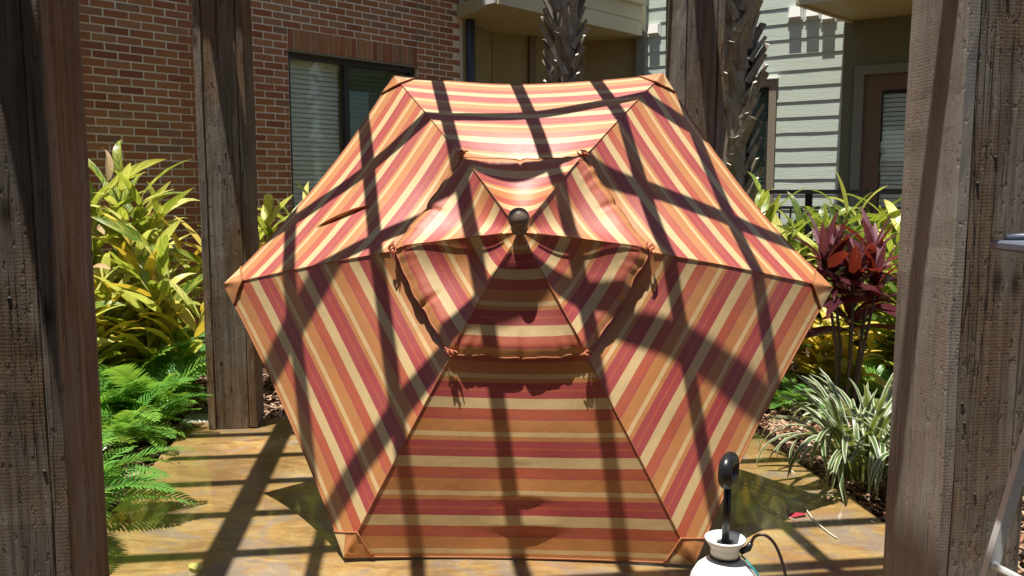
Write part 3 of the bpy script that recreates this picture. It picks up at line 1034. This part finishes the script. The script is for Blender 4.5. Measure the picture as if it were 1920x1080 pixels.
def panel(idx, t0, t1, nt, ns, lift=0.0, sag=.045, cap=False, uv_shift=0.0):
    a0, a1 = R(-120 + 60 * idx), R(-60 + 60 * idx)
    vs, uvs, fs = [], [], []
    midv = Vector((math.cos((a0 + a1) / 2), 0, math.sin((a0 + a1) / 2)))
    for i in range(nt + 1):
        t = t0 + (t1 - t0) * i / nt
        p0, p1 = rib_pt(t, a0), rib_pt(t, a1)
        for j in range(ns + 1):
            s = -1 + 2 * j / ns
            p = p0.lerp(p1, (s + 1) / 2)
            q = 1 - s * s
            sg = sag * t * q
            if not cap and t < .60:
                sg += (.020, .048, .050, .062, .050, .048)[idx] * q * ((.60 - t) / .26) ** 1.3
            if cap:
                sg += (.016, .040, .042, .052, .042, .040)[idx] * q * math.sin(math.pi * .80 * (t / .385))
            if idx == 3 or idx == 2 or idx == 4:
                sg *= 1.25
            p = p + Vector((0, 1, 0)) * sg
            p = p - midv * (.016 * (t ** 4) * q * (0 if cap else 1))     # hem pulled in between the tips
            # slack wrinkles
            wz = mnoise.noise(Vector((p.x * 2.6 + idx * 5.1, p.z * 2.6, 3.3))) * .010 * q * (t + .2)
            wz += mnoise.noise(Vector((p.x * 9 + idx * 2.7, p.z * 9, 8.3))) * .0028 * (q + .15)
            p.y += wz
            v_m = t * SLANT
            if cap:
                e = (t - t0) / (t1 - t0)
                p.y -= lift * (.12 + .88 * e)
                p.y -= .014 * q * e ** 3                                 # the free hem stands off
                ed = max(0.0, (e - .80) / .20)
                # gathers along the hem
                amp = .010 * ed * (.18 + .82 * abs(s) ** 3)
                p.y += amp * mnoise.noise(Vector((s * 9.0, idx * 4.0, 1.0))) * 2.0
                p.y += .005 * ed * mnoise.noise(Vector((s * 22.0, idx * 4.0, 6.0)))
                p.y += .016 * ed * math.exp(-((s - .05) / .04) ** 2)
                p = p + midv * ed * (.012 * mnoise.noise(Vector((s * 3.0, idx * 3.0, 5.0))) + .012 * q)
                if e > .93:
                    p.y += .020 * (e - .93) / .07
            elif idx == 0:
                # two slack pouches low in the panel nearest the ground
                for (tc, sc, wd, am) in ((.815, .04, .12, .017), (.905, .05, .15, .018), (.70, .0, .10, .005)):
                    dx = (s - sc) / wd / 1.5
                    dt = (t - tc)
                    prof = math.exp(-(dt / .085) ** 2) if dt < 0 else max(0.0, 1 - dt / .018)
                    low = dt - .012 * dx * dx * -1
                    p.y -= am * math.exp(-dx * dx * 1.6) * prof
            vs.append(p)
            uvs.append((s * .5 * t * UR + .5, v_m + uv_shift))
    for i in range(nt):
        for j in range(ns):
            a = i * (ns + 1) + j
            fs.append((a, a + 1, a + ns + 2, a + ns + 1))
    return vs, fs, uvs

def surf(idx, t, s):
    a0, a1 = R(-120 + 60 * idx), R(-60 + 60 * idx)
    p = rib_pt(t, a0).lerp(rib_pt(t, a1), (s + 1) / 2)
    q = 1 - s * s
    midv = Vector((math.cos((a0 + a1) / 2), 0, math.sin((a0 + a1) / 2)))
    p.y += .045 * t * q * (1.25 if idx in (2, 3, 4) else 1.0)
    return p - midv * (.016 * (t ** 4) * q)
for k in range(6):
    vs, fs, uvs = panel(k, .31, 1.0, 84 if k == 0 else 44, 40 if k == 0 else 22)
    put('canopy_panel', mesh('canopy_panel', vs, fs, 'canvas', uvs, True), umb)
for k in range(6):
    vs, fs, uvs = panel(k, .015, .385, 30, 44, lift=.034, sag=.03, cap=True)
    put('vent_panel', mesh('vent_panel', vs, fs, 'canvas_cap', uvs, True), umb)
for k in range(6):
    a0, a1 = R(-120 + 60 * k), R(-60 + 60 * k)
    # hem cord of the rim and of the vent
    vs, fs, uvs = panel(k, .27, 1.0, 36, 22)
    MB().tube([v + Vector((0, .002, 0)) for v in vs[-23:]], .0045, 6).put('rim_hem', 'piping', umb, True)
    vs, fs, uvs = panel(k, .015, .385, 30, 44, lift=.034, sag=.03, cap=True)
    MB().tube(vs[-45:], .0035, 6).put('vent_hem', 'piping', umb, True)
    # seam on the rib
    MB().tube([rib_pt(t / 20, a0) + Vector((0, -.003, 0)) for t in range(8, 21)], .0020, 6).put('seam', 'piping', umb, True)
    MB().tube([rib_pt(t / 20, a0) + Vector((0, -.004 - .034 * (.12 + .88 * t / 20 / .385), 0)) for t in range(1, 8)], .0022, 6).put('vent_seam', 'piping', umb, True)
    # frame behind the cloth
    MB().tube([rib_pt(t, a0) + Vector((0, .016, 0)) for t in (.03, .25, .5, .75, 1.0)], [.007, .008, .008, .007, .006], 8).put('rib', 'pole', umb, True)
    mid = rib_pt(.52, a0) + Vector((0, .022, 0))
    MB().tube([mid, Vector((.035 * math.cos(a0), .30, .035 * math.sin(a0)))], .007, 8).put('strut', 'pole', umb, True)
    # tip pocket: a reinforced triangle of cloth over the rib end, lying on the two panels that meet there
    e = Vector((math.cos(a0), 0, math.sin(a0)))
    n0 = Vector((0, -1, 0))
    vs, fs = [], []
    nseg = 8
    for i in range(nseg + 1):
        f = i / nseg
        for q in range(13):
            h = (q - 6) / 6
            t_, so = 1.004 - f * .078 * (1 - abs(h)), .17 * f * abs(h)
            base = surf(k, t_, -1 + so) if h >= 0 else surf((k - 1) % 6, t_, 1 - so)
            wr = mnoise.noise(base * 30 + Vector((k * 3, 0, 0))) * .007
            vs.append(base + n0 * (.006 + .008 * (1 - abs(h)) * (1 - f * .4) + wr * (1 - h ** 4)))
    for i in range(nseg):
        for q in range(12):
            a = i * 13 + q
            fs.append((a, a + 1, a + 14, a + 13))
    pk = put('tip_pocket', mesh('tip_pocket', vs, fs, 'canvas', [(q * .02, 1.270 - .0045 * (q % 13)) for q in range(len(vs))], True), umb)
    MB().tube(vs[-13:], .0042, 6).put('pocket_piping', 'piping', pk, True)
    # gathered knot where the vent is tied to the rib
    kp = rib_pt(.392, a0) + Vector((0, -.034, 0))
    kt = Vector((-math.sin(a0), 0, math.cos(a0)))
    for q in range(3):
        rn2 = random.Random(k * 10 + q)
        pts = []
        for w in range(6):
            f = w / 5
            pts.append(kp + kt * (f - .5) * .060 * (1 - q * .2) + e * (.008 * q - .014 + .007 * math.sin(f * 6 + q * 2)) + n0 * (.006 + .008 * math.sin(f * 7 + q * 3)))
        MB().tube(pts, [.002, .004, .006, .005, .004, .002], 6).put('vent_tie', 'tie', umb, True)
# loose fold of cloth high on one panel
def on_panel(idx, t, s, out=0.0):
    a0, a1 = R(-120 + 60 * idx), R(-60 + 60 * idx)
    p = rib_pt(t, a0).lerp(rib_pt(t, a1), (s + 1) / 2)
    return p + Vector((0, .045 * t * (1 - s * s) * 1.25 - out, 0))
fold = []
for i in range(13):
    f = i / 12
    fold.append(on_panel(4, .80 - .16 * f, .46 - .30 * f, .004 + .006 * math.sin(f * 3.1)))
MB().tube(fold, [.002 + .011 * math.sin(math.pi * i / 12) ** .8 for i in range(13)], 8, flat=.5).put('loose_fold', 'pocket', umb, True)
# finial, hub and pole
rx = Matrix.Rotation(R(90), 4, 'X')      # z -> -y (out of the canopy)
fin = MB()
prof = [(.006, -.005), (.030, .0), (.034, .010), (.026, .020), (.022, .034), (.028, .046), (.036, .052), (.036, .060), (.031, .064), (.036, .070), (.0415, .080), (.0425, .090), (.039, .105), (.030, .116), (.016, .123), (.0005, .125)]
fin.lathe(prof, 28, Matrix.Translation((0, -UD - .022, 0)) @ rx)
fin.put('finial', 'bronze', umb, True)
MB().lathe([(.0, -.47), (.04, -.47), (.042, -.44), (.03, -.42), (.0, -.42)], 20, rx).put('hub', 'pole', umb, True)
MB().lathe([(.0, -.33), (.038, -.33), (.04, -.29), (.03, -.27), (.0, -.27)], 20, rx).put('runner', 'pole', umb, True)
MB().tube([(0, -.50, 0), (0, .6, 0), (0, 1.955, 0)], .019, 16).put('pole', 'pole', umb, True)

# ------------------------------------------------------------------ pump sprayer
spr = thing('pump_sprayer', 'white plastic pump sprayer with black handle on the terrace', 'sprayer', (.676, 2.60, 0.0))
MB().lathe([(.0, .0), (.098, .0), (.108, .012), (.112, .05), (.113, .16), (.112, .205), (.104, .240), (.088, .268), (.062, .290), (.046, .300), (.044, .306), (.0, .306)], 36).put('tank', 'poly', spr, True)
MB().lathe([(.0, .300), (.045, .300), (.0455, .336), (.050, .344), (.060, .356), (.0635, .362), (.0640, .368), (.0605, .370), (.050, .360), (.040, .350), (.030, .346), (.0, .345)], 36).put('collar', 'poly', spr, True)
MB().lathe([(.0, .344), (.026, .346), (.027, .354), (.014, .357), (.0, .357)], 20).put('pump_cap', 'rubber', spr, True)
MB().lathe([(.0455, .304), (.0485, .304), (.0485, .311), (.0455, .311)], 30).put('collar_ring', 'rubber', spr, True)
MB().tube([(0, 0, .352), (.002, .0, .45), (.004, .0, .545)], .0125, 12).put('pump_rod', 'rubber', spr, True)
hp = []
hd = Vector((math.cos(R(62)), math.sin(R(62)), 0))
for i in range(25):
    q = 2 * math.pi * i / 24 + math.pi / 2
    cx = math.copysign(abs(math.cos(q)) ** .7, math.cos(q)) * .046
    cz = math.copysign(abs(math.sin(q)) ** .8, math.sin(q)) * .034
    hp.append(Vector((.005, 0, .588)) + hd * cx + Vector((0, 0, cz)))
MB().tube(hp, .0225, 12, cap=False).put('handle', 'rubber', spr, True)
noz = Vector((.046, -.012, .326))
MB().tube([noz, noz + Vector((.022, -.008, .016)), noz + Vector((.030, -.010, .034))], [.010, .011, .008], 12).put('hose_fitting', 'rubber', spr, True)
h0 = noz + Vector((.030, -.010, .034))
hpts = []
ctrl = [h0, h0 + Vector((.012, -.004, .024)), h0 + Vector((.040, -.012, .030)), h0 + Vector((.068, -.03, .004)), h0 + Vector((.088, -.055, -.06)), h0 + Vector((.10, -.085, -.16)), h0 + Vector((.10, -.14, -.28)), h0 + Vector((.06, -.22, -.345)), h0 + Vector((-.06, -.28, -.350))]
for i in range(len(ctrl) - 1):
    p0, p1, p2, p3 = ctrl[max(i - 1, 0)], ctrl[i], ctrl[i + 1], ctrl[min(i + 2, len(ctrl) - 1)]
    for j in range(6):
        t = j / 6
        hpts.append(.5 * ((2 * p1) + (-p0 + p2) * t + (2 * p0 - 5 * p1 + 4 * p2 - p3) * t * t + (-p0 + 3 * p1 - 3 * p2 + p3) * t ** 3))
MB().tube(hpts, .0052, 8).put('hose', 'hose', spr, True)
sp = [Vector((.047, -.018, .318)), Vector((.066, -.03, .300)), Vector((.094, -.045, .268)), Vector((.110, -.05, .22)), Vector((.118, -.05, .12)), Vector((.114, -.05, .04))]
MB().tube(sp, .006, 6, flat=.35).put('strap', 'teal', spr, True)

# ------------------------------------------------------------------ stepladder at the picture's edge
lad = thing('stepladder', 'aluminium stepladder standing beside the timber post', 'ladder', (1.565, 2.07, 0.0))
yA, yB = .22, -.24
for y in (yA, yB):
    MB().box((-.125, y, .86), (.030, .026, 1.76), Matrix.Rotation(R(12.4), 3, 'Y')).put('rear_leg', 'alu', lad)
    MB().box((.33, y * 1.1, .86), (.062, .026, 1.80), Matrix.Rotation(R(-15), 3, 'Y')).put('front_rail', 'alu', lad)
    MB().tube([(-.145, y * .9, .78), (.30, y * .95, .80)], .009, 6).put('spreader', 'alu', lad)
    for x, s in ((-.32, 1), (.575, 1)):
        MB().box((x, y * (1 if x < 0 else 1.1), .012), (.06, .035, .024)).put('rubber_foot', 'rubber', lad)
for i in range(5):
    z = .28 + i * .29
    MB().box((.33 + (z - .86) * -.268, 0, z), (.085, .50, .026)).put('step', 'alu', lad)
MB().box((.10, 0, 1.735), (.17, .52, .05)).put('top_cap', 'tray', lad)
for z in (.42, 1.0):
    MB().tube([(-.125 + (z - .86) * .22, yA, z), (-.125 + (z - .86) * .22 + .01, yB, z + .06)], .011, 8).put('rear_brace', 'alu', lad)
tr = put('pail_shelf', bevel_box('pail_shelf', (.30, .34, .026), 'tray', .006), lad, (-.145, .03, 1.318))
MB().tube([(-.27, .17, 1.338), (-.10, .17, 1.345)], .010, 8).put('shelf_rim', 'tray', tr, True).matrix_basis = Matrix.Translation((.145, -.03, -1.318))
MB().tube([(-.215, -.142, 1.318), (-.215, -.150, 1.318)], .007, 10).put('bolt', 'alu', tr).matrix_basis = Matrix.Translation((.145, -.03, -1.318))

# ------------------------------------------------------------------ vegetation
def leaf_mesh(name, L, Wd, mat, droop=1.0, rise=.3, fold=.25, n=8, shape=1.0, twist=0.0, wave=0.0):
    """lance-shaped blade from the origin along +Y, bending down by droop radians"""
    vs, uvs, fs = [], [], []
    p = Vector((0, 0, 0))
    a = rise
    for i in range(n + 1):
        t = i / n
        w = Wd * .5 * max(.03, math.sin(math.pi * min(1, t ** .75 * .985 + .015)) ** shape)
        if t > .999: w = .0015
        d = Vector((0, math.cos(a), math.sin(a)))
        up = Vector((0, -math.sin(a), math.cos(a)))
        tw = twist * t
        side = Vector((math.cos(tw), 0, 0)) + up * math.sin(tw)
        wv = wave * math.sin(t * 14.0) * w
        vs += [p - side * w + up * (fold * w + wv), p.copy(), p + side * w + up * (fold * w - wv)]
        uvs += [(0, t), (.5, t), (1, t)]
        p = p + d * (L / n)
        a -= droop / n * (.4 + 1.2 * t)
    for i in range(n):
        a0 = i * 3
        fs += [(a0, a0 + 1, a0 + 4, a0 + 3), (a0 + 1, a0 + 2, a0 + 5, a0 + 4)]
    return mesh(name, vs, fs, mat, uvs, True)

def frame(pos, d, up, scale=1.0):
    d = d.normalized()
    x = d.cross(up)
    if x.length < 1e-3:
        x = d.cross(Vector((1, 0, 0)))
    x.normalize()
    z = x.cross(d)
    m4 = Matrix((x, d, z)).transposed().to_4x4()
    m4.translation = pos
    return m4 @ Matrix.Scale(scale, 4)

GL = {}
for mt in ('ginger', 'ginger_pale', 'ginger_dark', 'yellow', 'dry'):
    GL[mt] = [leaf_mesh('leaf', .50, .092, mt, .75, .15, .32, 8, .8, .4, .05), leaf_mesh('leaf', .46, .088, mt, 1.5, .35, .25, 8, .8, -.4, .08), leaf_mesh('leaf', .54, .080, mt, .35, .05, .45, 8, .8, .2, .04)]

def ginger(label, loc, height, ncane, seed, mix, lean=(0, 0), spread=.30, size=1.0, group=None, up=.62, low=.22):
    rn = random.Random(seed)
    o = thing('shell_ginger', label, 'plant', (loc[0], loc[1], -.06), 0, group)
    names = list(mix.keys())
    wts = list(mix.values())
    for c in range(int(ncane * 2.3)):
        az = rn.uniform(0, 6.28)
        b = Vector((rn.uniform(-.22, .22), rn.uniform(-.2, .2), 0))
        h = height * rn.uniform(.55, 1.0)
        out = Vector((math.cos(az), math.sin(az), 0)) * spread * rn.uniform(.4, 1.2) + Vector((lean[0], lean[1], 0))
        pts = []
        for i in range(9):
            t = i / 8
            pts.append(b + Vector((0, 0, h * (t - .10 * t ** 3))) + out * (t ** 1.7) * h)
        MB().tube(pts, [.011 - .007 * i / 8 for i in range(9)], 6).put('cane', 'cane', o, True)
        az2 = rn.uniform(0, 3.14)
        nl = int(rn.uniform(9, 13))
        for k in range(nl):
            t = low + (1.0 - low) * k / (nl - 1)
            i = min(7, int(t * 8))
            f = t * 8 - i
            p = pts[i].lerp(pts[i + 1], f)
            tan = (pts[i + 1] - pts[i]).normalized()
            q = az2 + (0 if k % 2 else math.pi) + rn.gauss(0, .35)
            sd = Vector((math.cos(q), math.sin(q), 0))
            d = sd * 1.0 + tan * (up + .5 * t ** 3 + rn.gauss(0, .15)) + Vector((0, 0, rn.gauss(0, .08)))
            mt = rn.choices(names, wts)[0]
            if t < .45 and rn.random() < .25 and 'yellow' in names:
                mt = 'yellow'
            put('leaf', rn.choice(GL[mt]), o, mat4=frame(p, d, tan + Vector((0, 0, .6)), size * rn.uniform(.72, 1.12) * (1 - .25 * max(0, t - .85) / .15)) @ Matrix.Rotation(rn.gauss(0, .35), 4, 'Y'))
    return o

LG = 'variegated gingers along the brick wall'
RG = 'variegated gingers below the sided wall'
bright = {'ginger': 5, 'ginger_pale': 3, 'yellow': .9, 'dry': .3}
ginger('tallest variegated ginger clump in front of the brick wall', (-3.02, 6.15), 2.0, 6, 1, {'ginger': 6, 'ginger_pale': 4.5, 'dry': .4}, (.10, -.02), .16, 1.05, LG)
ginger('variegated ginger with many yellow leaves beside the rear timber post', (-2.45, 6.0), 1.32, 6, 2, {'ginger': 3, 'ginger_pale': 3.5, 'yellow': 2.2, 'dry': .4}, (-.05, -.05), .24, 1.0, LG)
ginger('shorter yellowing ginger just behind the plum yews', (-2.85, 5.75), 1.05, 6, 3, {'ginger': 2, 'ginger_pale': 4, 'yellow': 2.5, 'dry': .3}, (.04, -.04), .28, .95, LG)
ginger('ginger clump below the window between post and umbrella', (-1.84, 6.55), 1.58, 6, 4, {'ginger': 4, 'ginger_pale': 4, 'yellow': .9, 'dry': .5}, (.08, -.05), .22, 1.0, LG)
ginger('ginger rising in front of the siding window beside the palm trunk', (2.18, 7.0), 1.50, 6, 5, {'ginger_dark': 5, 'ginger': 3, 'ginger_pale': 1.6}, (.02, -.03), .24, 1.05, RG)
ginger('pale yellow-green ginger in front of the patio door beside the front post', (3.02, 6.75), 1.50, 7, 6, {'ginger_pale': 5, 'ginger': 3, 'yellow': .4, 'ginger_dark': 1.5}, (-.04, -.05), .24, 1.0, RG)
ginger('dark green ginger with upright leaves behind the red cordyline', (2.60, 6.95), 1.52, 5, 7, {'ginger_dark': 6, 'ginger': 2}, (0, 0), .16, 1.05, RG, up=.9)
ginger('single small ginger sprig between rear post and palm trunk', (1.735, 6.85), 1.74, 2, 8, {'ginger': 4, 'ginger_pale': 2}, (-.02, 0), .05, .8, RG)
ginger('low yellow-leaved ginger under the red cordyline', (2.42, 6.1), .62, 5, 9, {'yellow': 5, 'ginger_pale': 2, 'ginger': 1}, (0, -.05), .3, .85, RG, up=.35)
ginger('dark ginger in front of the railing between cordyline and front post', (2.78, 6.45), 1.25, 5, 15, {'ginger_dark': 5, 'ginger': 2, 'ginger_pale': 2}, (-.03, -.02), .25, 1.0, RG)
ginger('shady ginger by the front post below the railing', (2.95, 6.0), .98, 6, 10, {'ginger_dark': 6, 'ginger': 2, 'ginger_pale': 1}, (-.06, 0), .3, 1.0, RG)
ginger('ginger clump filling the bed between palm trunk and umbrella rim', (2.02, 6.35), 1.05, 5, 12, {'ginger': 3, 'ginger_pale': 3, 'ginger_dark': 2, 'yellow': .8}, (.0, -.02), .25, .95, RG)

def frond_mesh(L, mat, droop, n=26, seed=0, lf=.15):
    rn = random.Random(seed)
    vs, uvs, fs = [], [], []
    p, a = Vector((0, 0, 0)), .95
    pts, dirs = [], []
    for i in range(n + 1):
        pts.append(p.copy()); dirs.append(a)
        p = p + Vector((0, math.cos(a), math.sin(a))) * (L / n)
        a -= droop / n
    # rachis
    for i in range(n):
        w = .0035 * (1 - .7 * i / n)
        for s in (-w, w):
            vs.append(pts[i] + Vector((s, 0, 0))); uvs.append((.5, .5))
    for i in range(n - 1):
        fs.append((2 * i, 2 * i + 1, 2 * i + 3, 2 * i + 2))
    for i in range(2, n + 1):
        t = i / n
        ll = lf * math.sin(math.pi * min(.97, (t * .86 + .12))) ** .6 * rn.uniform(.9, 1.1)
        ay = dirs[i]
        fw = Vector((0, math.cos(ay), math.sin(ay)))
        upv = Vector((0, -math.sin(ay), math.cos(ay)))
        for s in (-1, 1):
            d = (Vector((s, 0, 0)) * 1.0 + fw * (.35 + .55 * t) + upv * (.30 + rn.gauss(0, .06))).normalized()
            wv = d.cross(upv).normalized() * .0088
            b = len(vs)
            q0, q1, q2 = pts[i], pts[i] + d * ll * .55, pts[i] + d * ll - upv * ll * .14
            vs += [q0 - wv * .5, q0 + wv * .5, q1 - wv, q1 + wv, q2]
            uvs += [(.3, 0), (.8, 0), (.2, .5), (.9, .5), (.6, 1)]
            fs += [(b, b + 1, b + 3, b + 2), (b + 2, b + 3, b + 4)]
    return mesh('frond', vs, fs, mat, uvs)
FR = {mt: [frond_mesh(.62, mt, 1.25, 28, 1), frond_mesh(.55, mt, 1.6, 26, 2), frond_mesh(.68, mt, .95, 30, 3)] for mt in ('fern', 'fern_pale', 'dry')}

def plumyew(label, loc, n, seed, size=1.0, pale=.2, group=None):
    rn = random.Random(seed)
    o = thing('plum_yew', label, 'shrub', (loc[0], loc[1], -.06), 0, group)
    for i in range(n):
        az = i * 2.399 + rn.gauss(0, .25)
        tier = rn.random()
        tilt = -.35 + .75 * tier
        d = Matrix.Rotation(az, 4, 'Z') @ Matrix.Rotation(tilt * .6, 4, 'X') @ Matrix.Rotation(rn.gauss(0, .25), 4, 'Y') @ Matrix.Scale(size * rn.uniform(.75, 1.1), 4)
        pos = Vector((math.cos(az + 1.57), math.sin(az + 1.57), 0)) * rn.uniform(.0, .10) + Vector((0, 0, rn.uniform(.0, .16) * size))
        put('frond', rn.choice(FR['dry' if tier < .05 else ('fern_pale' if rn.random() < pale else 'fern')]), o, mat4=Matrix.Translation(pos) @ d)
    MB().tube([(0, 0, 0), (0, 0, .12)], [.05, .03], 8).put('crown_base', 'stem', o)
    return o
PG = 'low plum yew shrubs edging the beds'
plumyew('feathery green plum yew beside the base of the rear post', (-2.33, 5.45), 40, 1, .98, .3, PG)
plumyew('feathery plum yew half hidden behind the front post', (-2.72, 5.0), 40, 2, 1.0, .3, PG)
plumyew('taller plum yew under the yellowing ginger', (-2.62, 5.65), 36, 3, 1.05, .3, PG)
plumyew('plum yew spilling onto the terrace edge near its mulch', (-2.30, 4.88), 34, 4, .80, .35, PG)
plumyew('plum yew closest to the front post spreading over the slate', (-2.02, 3.58), 36, 5, .92, .15, PG)
plumyew('bright green plum yew behind the flax lilies by the front post', (2.62, 5.75), 24, 6, .72, .8, PG)
plumyew('small dark plum yew beneath the red cordyline', (1.95, 5.75), 20, 7, .62, .2, PG)

BL = [leaf_mesh('blade', .62, .028, 'flax', 2.2, 1.15, .25, 11, .35, .3), leaf_mesh('blade', .70, .031, 'flax', 2.9, 1.25, .25, 12, .35, -.4), leaf_mesh('blade', .52, .027, 'flax', 1.2, 1.25, .25, 9, .35, .2), leaf_mesh('blade', .66, .029, 'flax', 3.3, 1.2, .22, 12, .35, .2)]
def flax(label, loc, n, seed, size=1.0, group=None, upright=0.0):
    rn = random.Random(seed)
    o = thing('flax_lily', label, 'plant', (loc[0], loc[1], -.06), 0, group)
    for i in range(n):
        az = rn.uniform(0, 6.28)
        r = rn.uniform(0, .14)
        me = BL[2] if rn.random() < upright else rn.choice(BL)
        m4 = Matrix.Translation((math.cos(az) * r, math.sin(az) * r, 0)) @ Matrix.Rotation(az - 1.57 + rn.gauss(0, .5), 4, 'Z') @ Matrix.Rotation(rn.uniform(-.15, .28), 4, 'X') @ Matrix.Rotation(rn.gauss(0, .2), 4, 'Y') @ Matrix.Scale(size * rn.uniform(.75, 1.15), 4)
        put('blade', me, o, mat4=m4)
    return o
FG = 'variegated flax lilies in the bed'
flax('white-edged flax lily arching over the terrace edge', (1.84, 4.38), 95, 1, 1.08, FG)
flax('white-edged flax lily tucked against the front post', (2.02, 4.12), 75, 2, 1.0, FG)
flax('upright white-edged flax lily below the red cordyline', (2.12, 5.0), 40, 3, .95, FG, .5)

TI = [leaf_mesh('leaf', .48, .095, 'ti', .5, .2, .35, 8, .75, .2), leaf_mesh('leaf', .42, .088, 'ti', 1.1, .3, .3, 8, .75, -.2)]
TIP = [leaf_mesh('leaf', .42, .072, 'ti_pink', .3, .2, .4, 8, .75, .2)]
ti = thing('red_cordyline', 'maroon red cordyline with glossy strap leaves on bare stems', 'plant', (2.20, 5.55, -.06))
rn = random.Random(33)
for c in range(6):
    az = c * 1.05 + .3
    top = Vector((math.cos(az) * rn.uniform(.06, .22) + .03, math.sin(az) * rn.uniform(.06, .2), rn.uniform(.68, 1.14)))
    pts = [Vector((math.cos(az) * .05, math.sin(az) * .05, 0)), top * .5 + Vector((.02, 0, 0)), top]
    MB().tube(pts, [.013, .011, .009], 7).put('stem', 'stem', ti, True)
    for k in range(15):
        q = k * 2.399 + c
        t = k / 14
        d = Vector((math.cos(q), math.sin(q), -.25 + 2.4 * t ** 1.4))
        mm = TIP if (t > .72 or rn.random() < .12) else TI
        put('leaf', rn.choice(mm), ti, mat4=frame(top + Vector((0, 0, -.10 + .16 * t)), d, Vector((0, 0, 1)) + Vector((math.cos(q), math.sin(q), 0)) * .3, rn.uniform(.75, 1.05) * (1 - .2 * t)) @ Matrix.Rotation(rn.gauss(0, .3), 4, 'Y'))

# ------------------------------------------------------------------ palm trunks with criss-cross leaf bases
def boot_mesh(seed):
    rn = random.Random(seed)
    vs, fs = [], []
    n = 5
    L = .30
    for i in range(n + 1):
        t = i / n
        w = .066 * (1 - .42 * t) * (1 + .10 * rn.uniform(-1, 1))
        th = .024 * (1 - .25 * t)
        out = .092 * t ** 1.3
        z = L * t
        vs += [(-w, -out + th * .2, z), (0, -out - th, z), (w, -out + th * .2, z), (0, -out + th, z)]
    for i in range(n):
        for k in range(4):
            fs.append((i * 4 + k, i * 4 + (k + 1) % 4, i * 4 + 4 + (k + 1) % 4, i * 4 + 4 + k))
    me = mesh('leaf_base', vs, fs + [(n * 4, n * 4 + 1, n * 4 + 2, n * 4 + 3)], 'palm')
    me.materials.append(MAT['palm_cut'])
    me.polygons[len(me.polygons) - 1].material_index = 1
    return me
BM = [boot_mesh(i) for i in range(4)]
def palm(label, loc, r, z0, z1, seed, sc=1.0):
    rn = random.Random(seed)
    o = thing('palm_tree', label, 'tree', (loc[0], loc[1], -.06), rn.uniform(0, 6), 'palms with criss-cross leaf bases')
    pts, rr = [], []
    for i in range(15):
        t = i / 14
        pts.append((.03 * math.sin(t * 5), .03 * math.cos(t * 4), 5.6 * t))
        rr.append(r * (.82 - .08 * t))
    MB().tube(pts, rr, 16).put('trunk', 'palm', o, True)
    z = z0
    k = 0
    while z < z1:
        az = k * 2.399963 + rn.gauss(0, .10)
        lat = (1 if k % 2 else -1) * rn.uniform(.25, .52)
        m4 = Matrix.Translation((0, 0, z)) @ Matrix.Rotation(az, 4, 'Z') @ Matrix.Translation((0, -r * .80, 0)) @ Matrix.Rotation(lat, 4, 'Y') @ Matrix.Rotation(rn.uniform(-.08, .14), 4, 'X') @ Matrix.Scale(sc * rn.uniform(.78, 1.1), 4)
        put('leaf_base', rn.choice(BM), o, mat4=m4)
        z += .023
        k += 1
    return o
palm('palm trunk with spiky leaf bases in front of the beige balcony', (.50, 8.35), .135, 1.0, 4.2, 3, .9)
palm('palm trunk beside the rear timber post and siding window', (1.95, 7.55), .135, .3, 3.9, 5, 1.02)

# ------------------------------------------------------------------ small things on the terrace
fl = put('fallen_leaf', leaf_mesh('fallen_leaf', .09, .05, 'ginger_pale', .4, .1, .2, 6), mat4=Matrix.Translation((-1.20, 3.14, .012)) @ Matrix.Rotation(.8, 4, 'Z'), label='small yellow-green fallen leaf lying in the beam shadow', cat='leaf')
fl2 = put('fallen_leaf', leaf_mesh('fallen_leaf', .30, .022, 'ginger_pale', .5, .12, .2, 8), mat4=Matrix.Translation((1.33, 3.98, .012)) @ Matrix.Rotation(-1.9, 4, 'Z'), label='narrow pale fallen blade on the slate below the flax lily', cat='leaf')
def twine(name, label, pts, r=.0022, mat='straw', cat='twine'):
    cs = []
    P = [Vector(p) for p in pts]
    for i in range(len(P) - 1):
        p0, p1, p2, p3 = P[max(i - 1, 0)], P[i], P[i + 1], P[min(i + 2, len(P) - 1)]
        for j in range(5):
            t = j / 5
            cs.append(.5 * ((2 * p1) + (-p0 + p2) * t + (2 * p0 - 5 * p1 + 4 * p2 - p3) * t * t + (-p0 + 3 * p1 - 3 * p2 + p3) * t ** 3))
    cs.append(P[-1])
    MB().tube(cs, r, 5).put(name, mat, None, True, label=label, cat=cat)
twine('twine_strand', 'longest pale twine strand across the wet umbrella shadow', [(1.10, 4.28, .006), (1.20, 4.12, .012), (1.30, 3.98, .006), (1.31, 3.86, .012), (1.36, 3.78, .006)])
twine('twine_strand', 'short looped pale twine strand beside the red scrap', [(1.16, 4.02, .006), (1.17, 3.86, .014), (1.20, 3.74, .006), (1.26, 3.66, .008)])
twine('twine_strand', 'thin pale twine strand at the edge of the lit slate', [(1.36, 3.84, .006), (1.34, 3.66, .012), (1.36, 3.52, .005), (1.37, 3.46, .008)], .003)
sc = MB()
sc.add([(0, 0, .006), (.09, .03, .012), (.10, .06, .006), (.02, .045, .014), (.05, .03, .022)], [(0, 1, 4), (1, 2, 4), (2, 3, 4), (3, 0, 4)])
sc.put('red_scrap', 'red', loc=(1.235, 3.68, 0), label='small crumpled red scrap lying in the wet shadow', cat='scrap')
st = put('edging_stone', bevel_box('edging_stone', (.20, .24, .07), 'stone', .015, .01, 3), mat4=Matrix.Translation((-2.03, 5.42, -.03)) @ Matrix.Rotation(ALPHA, 4, 'Z'), label='flat grey stone beside the rear post at the terrace corner', cat='stone')
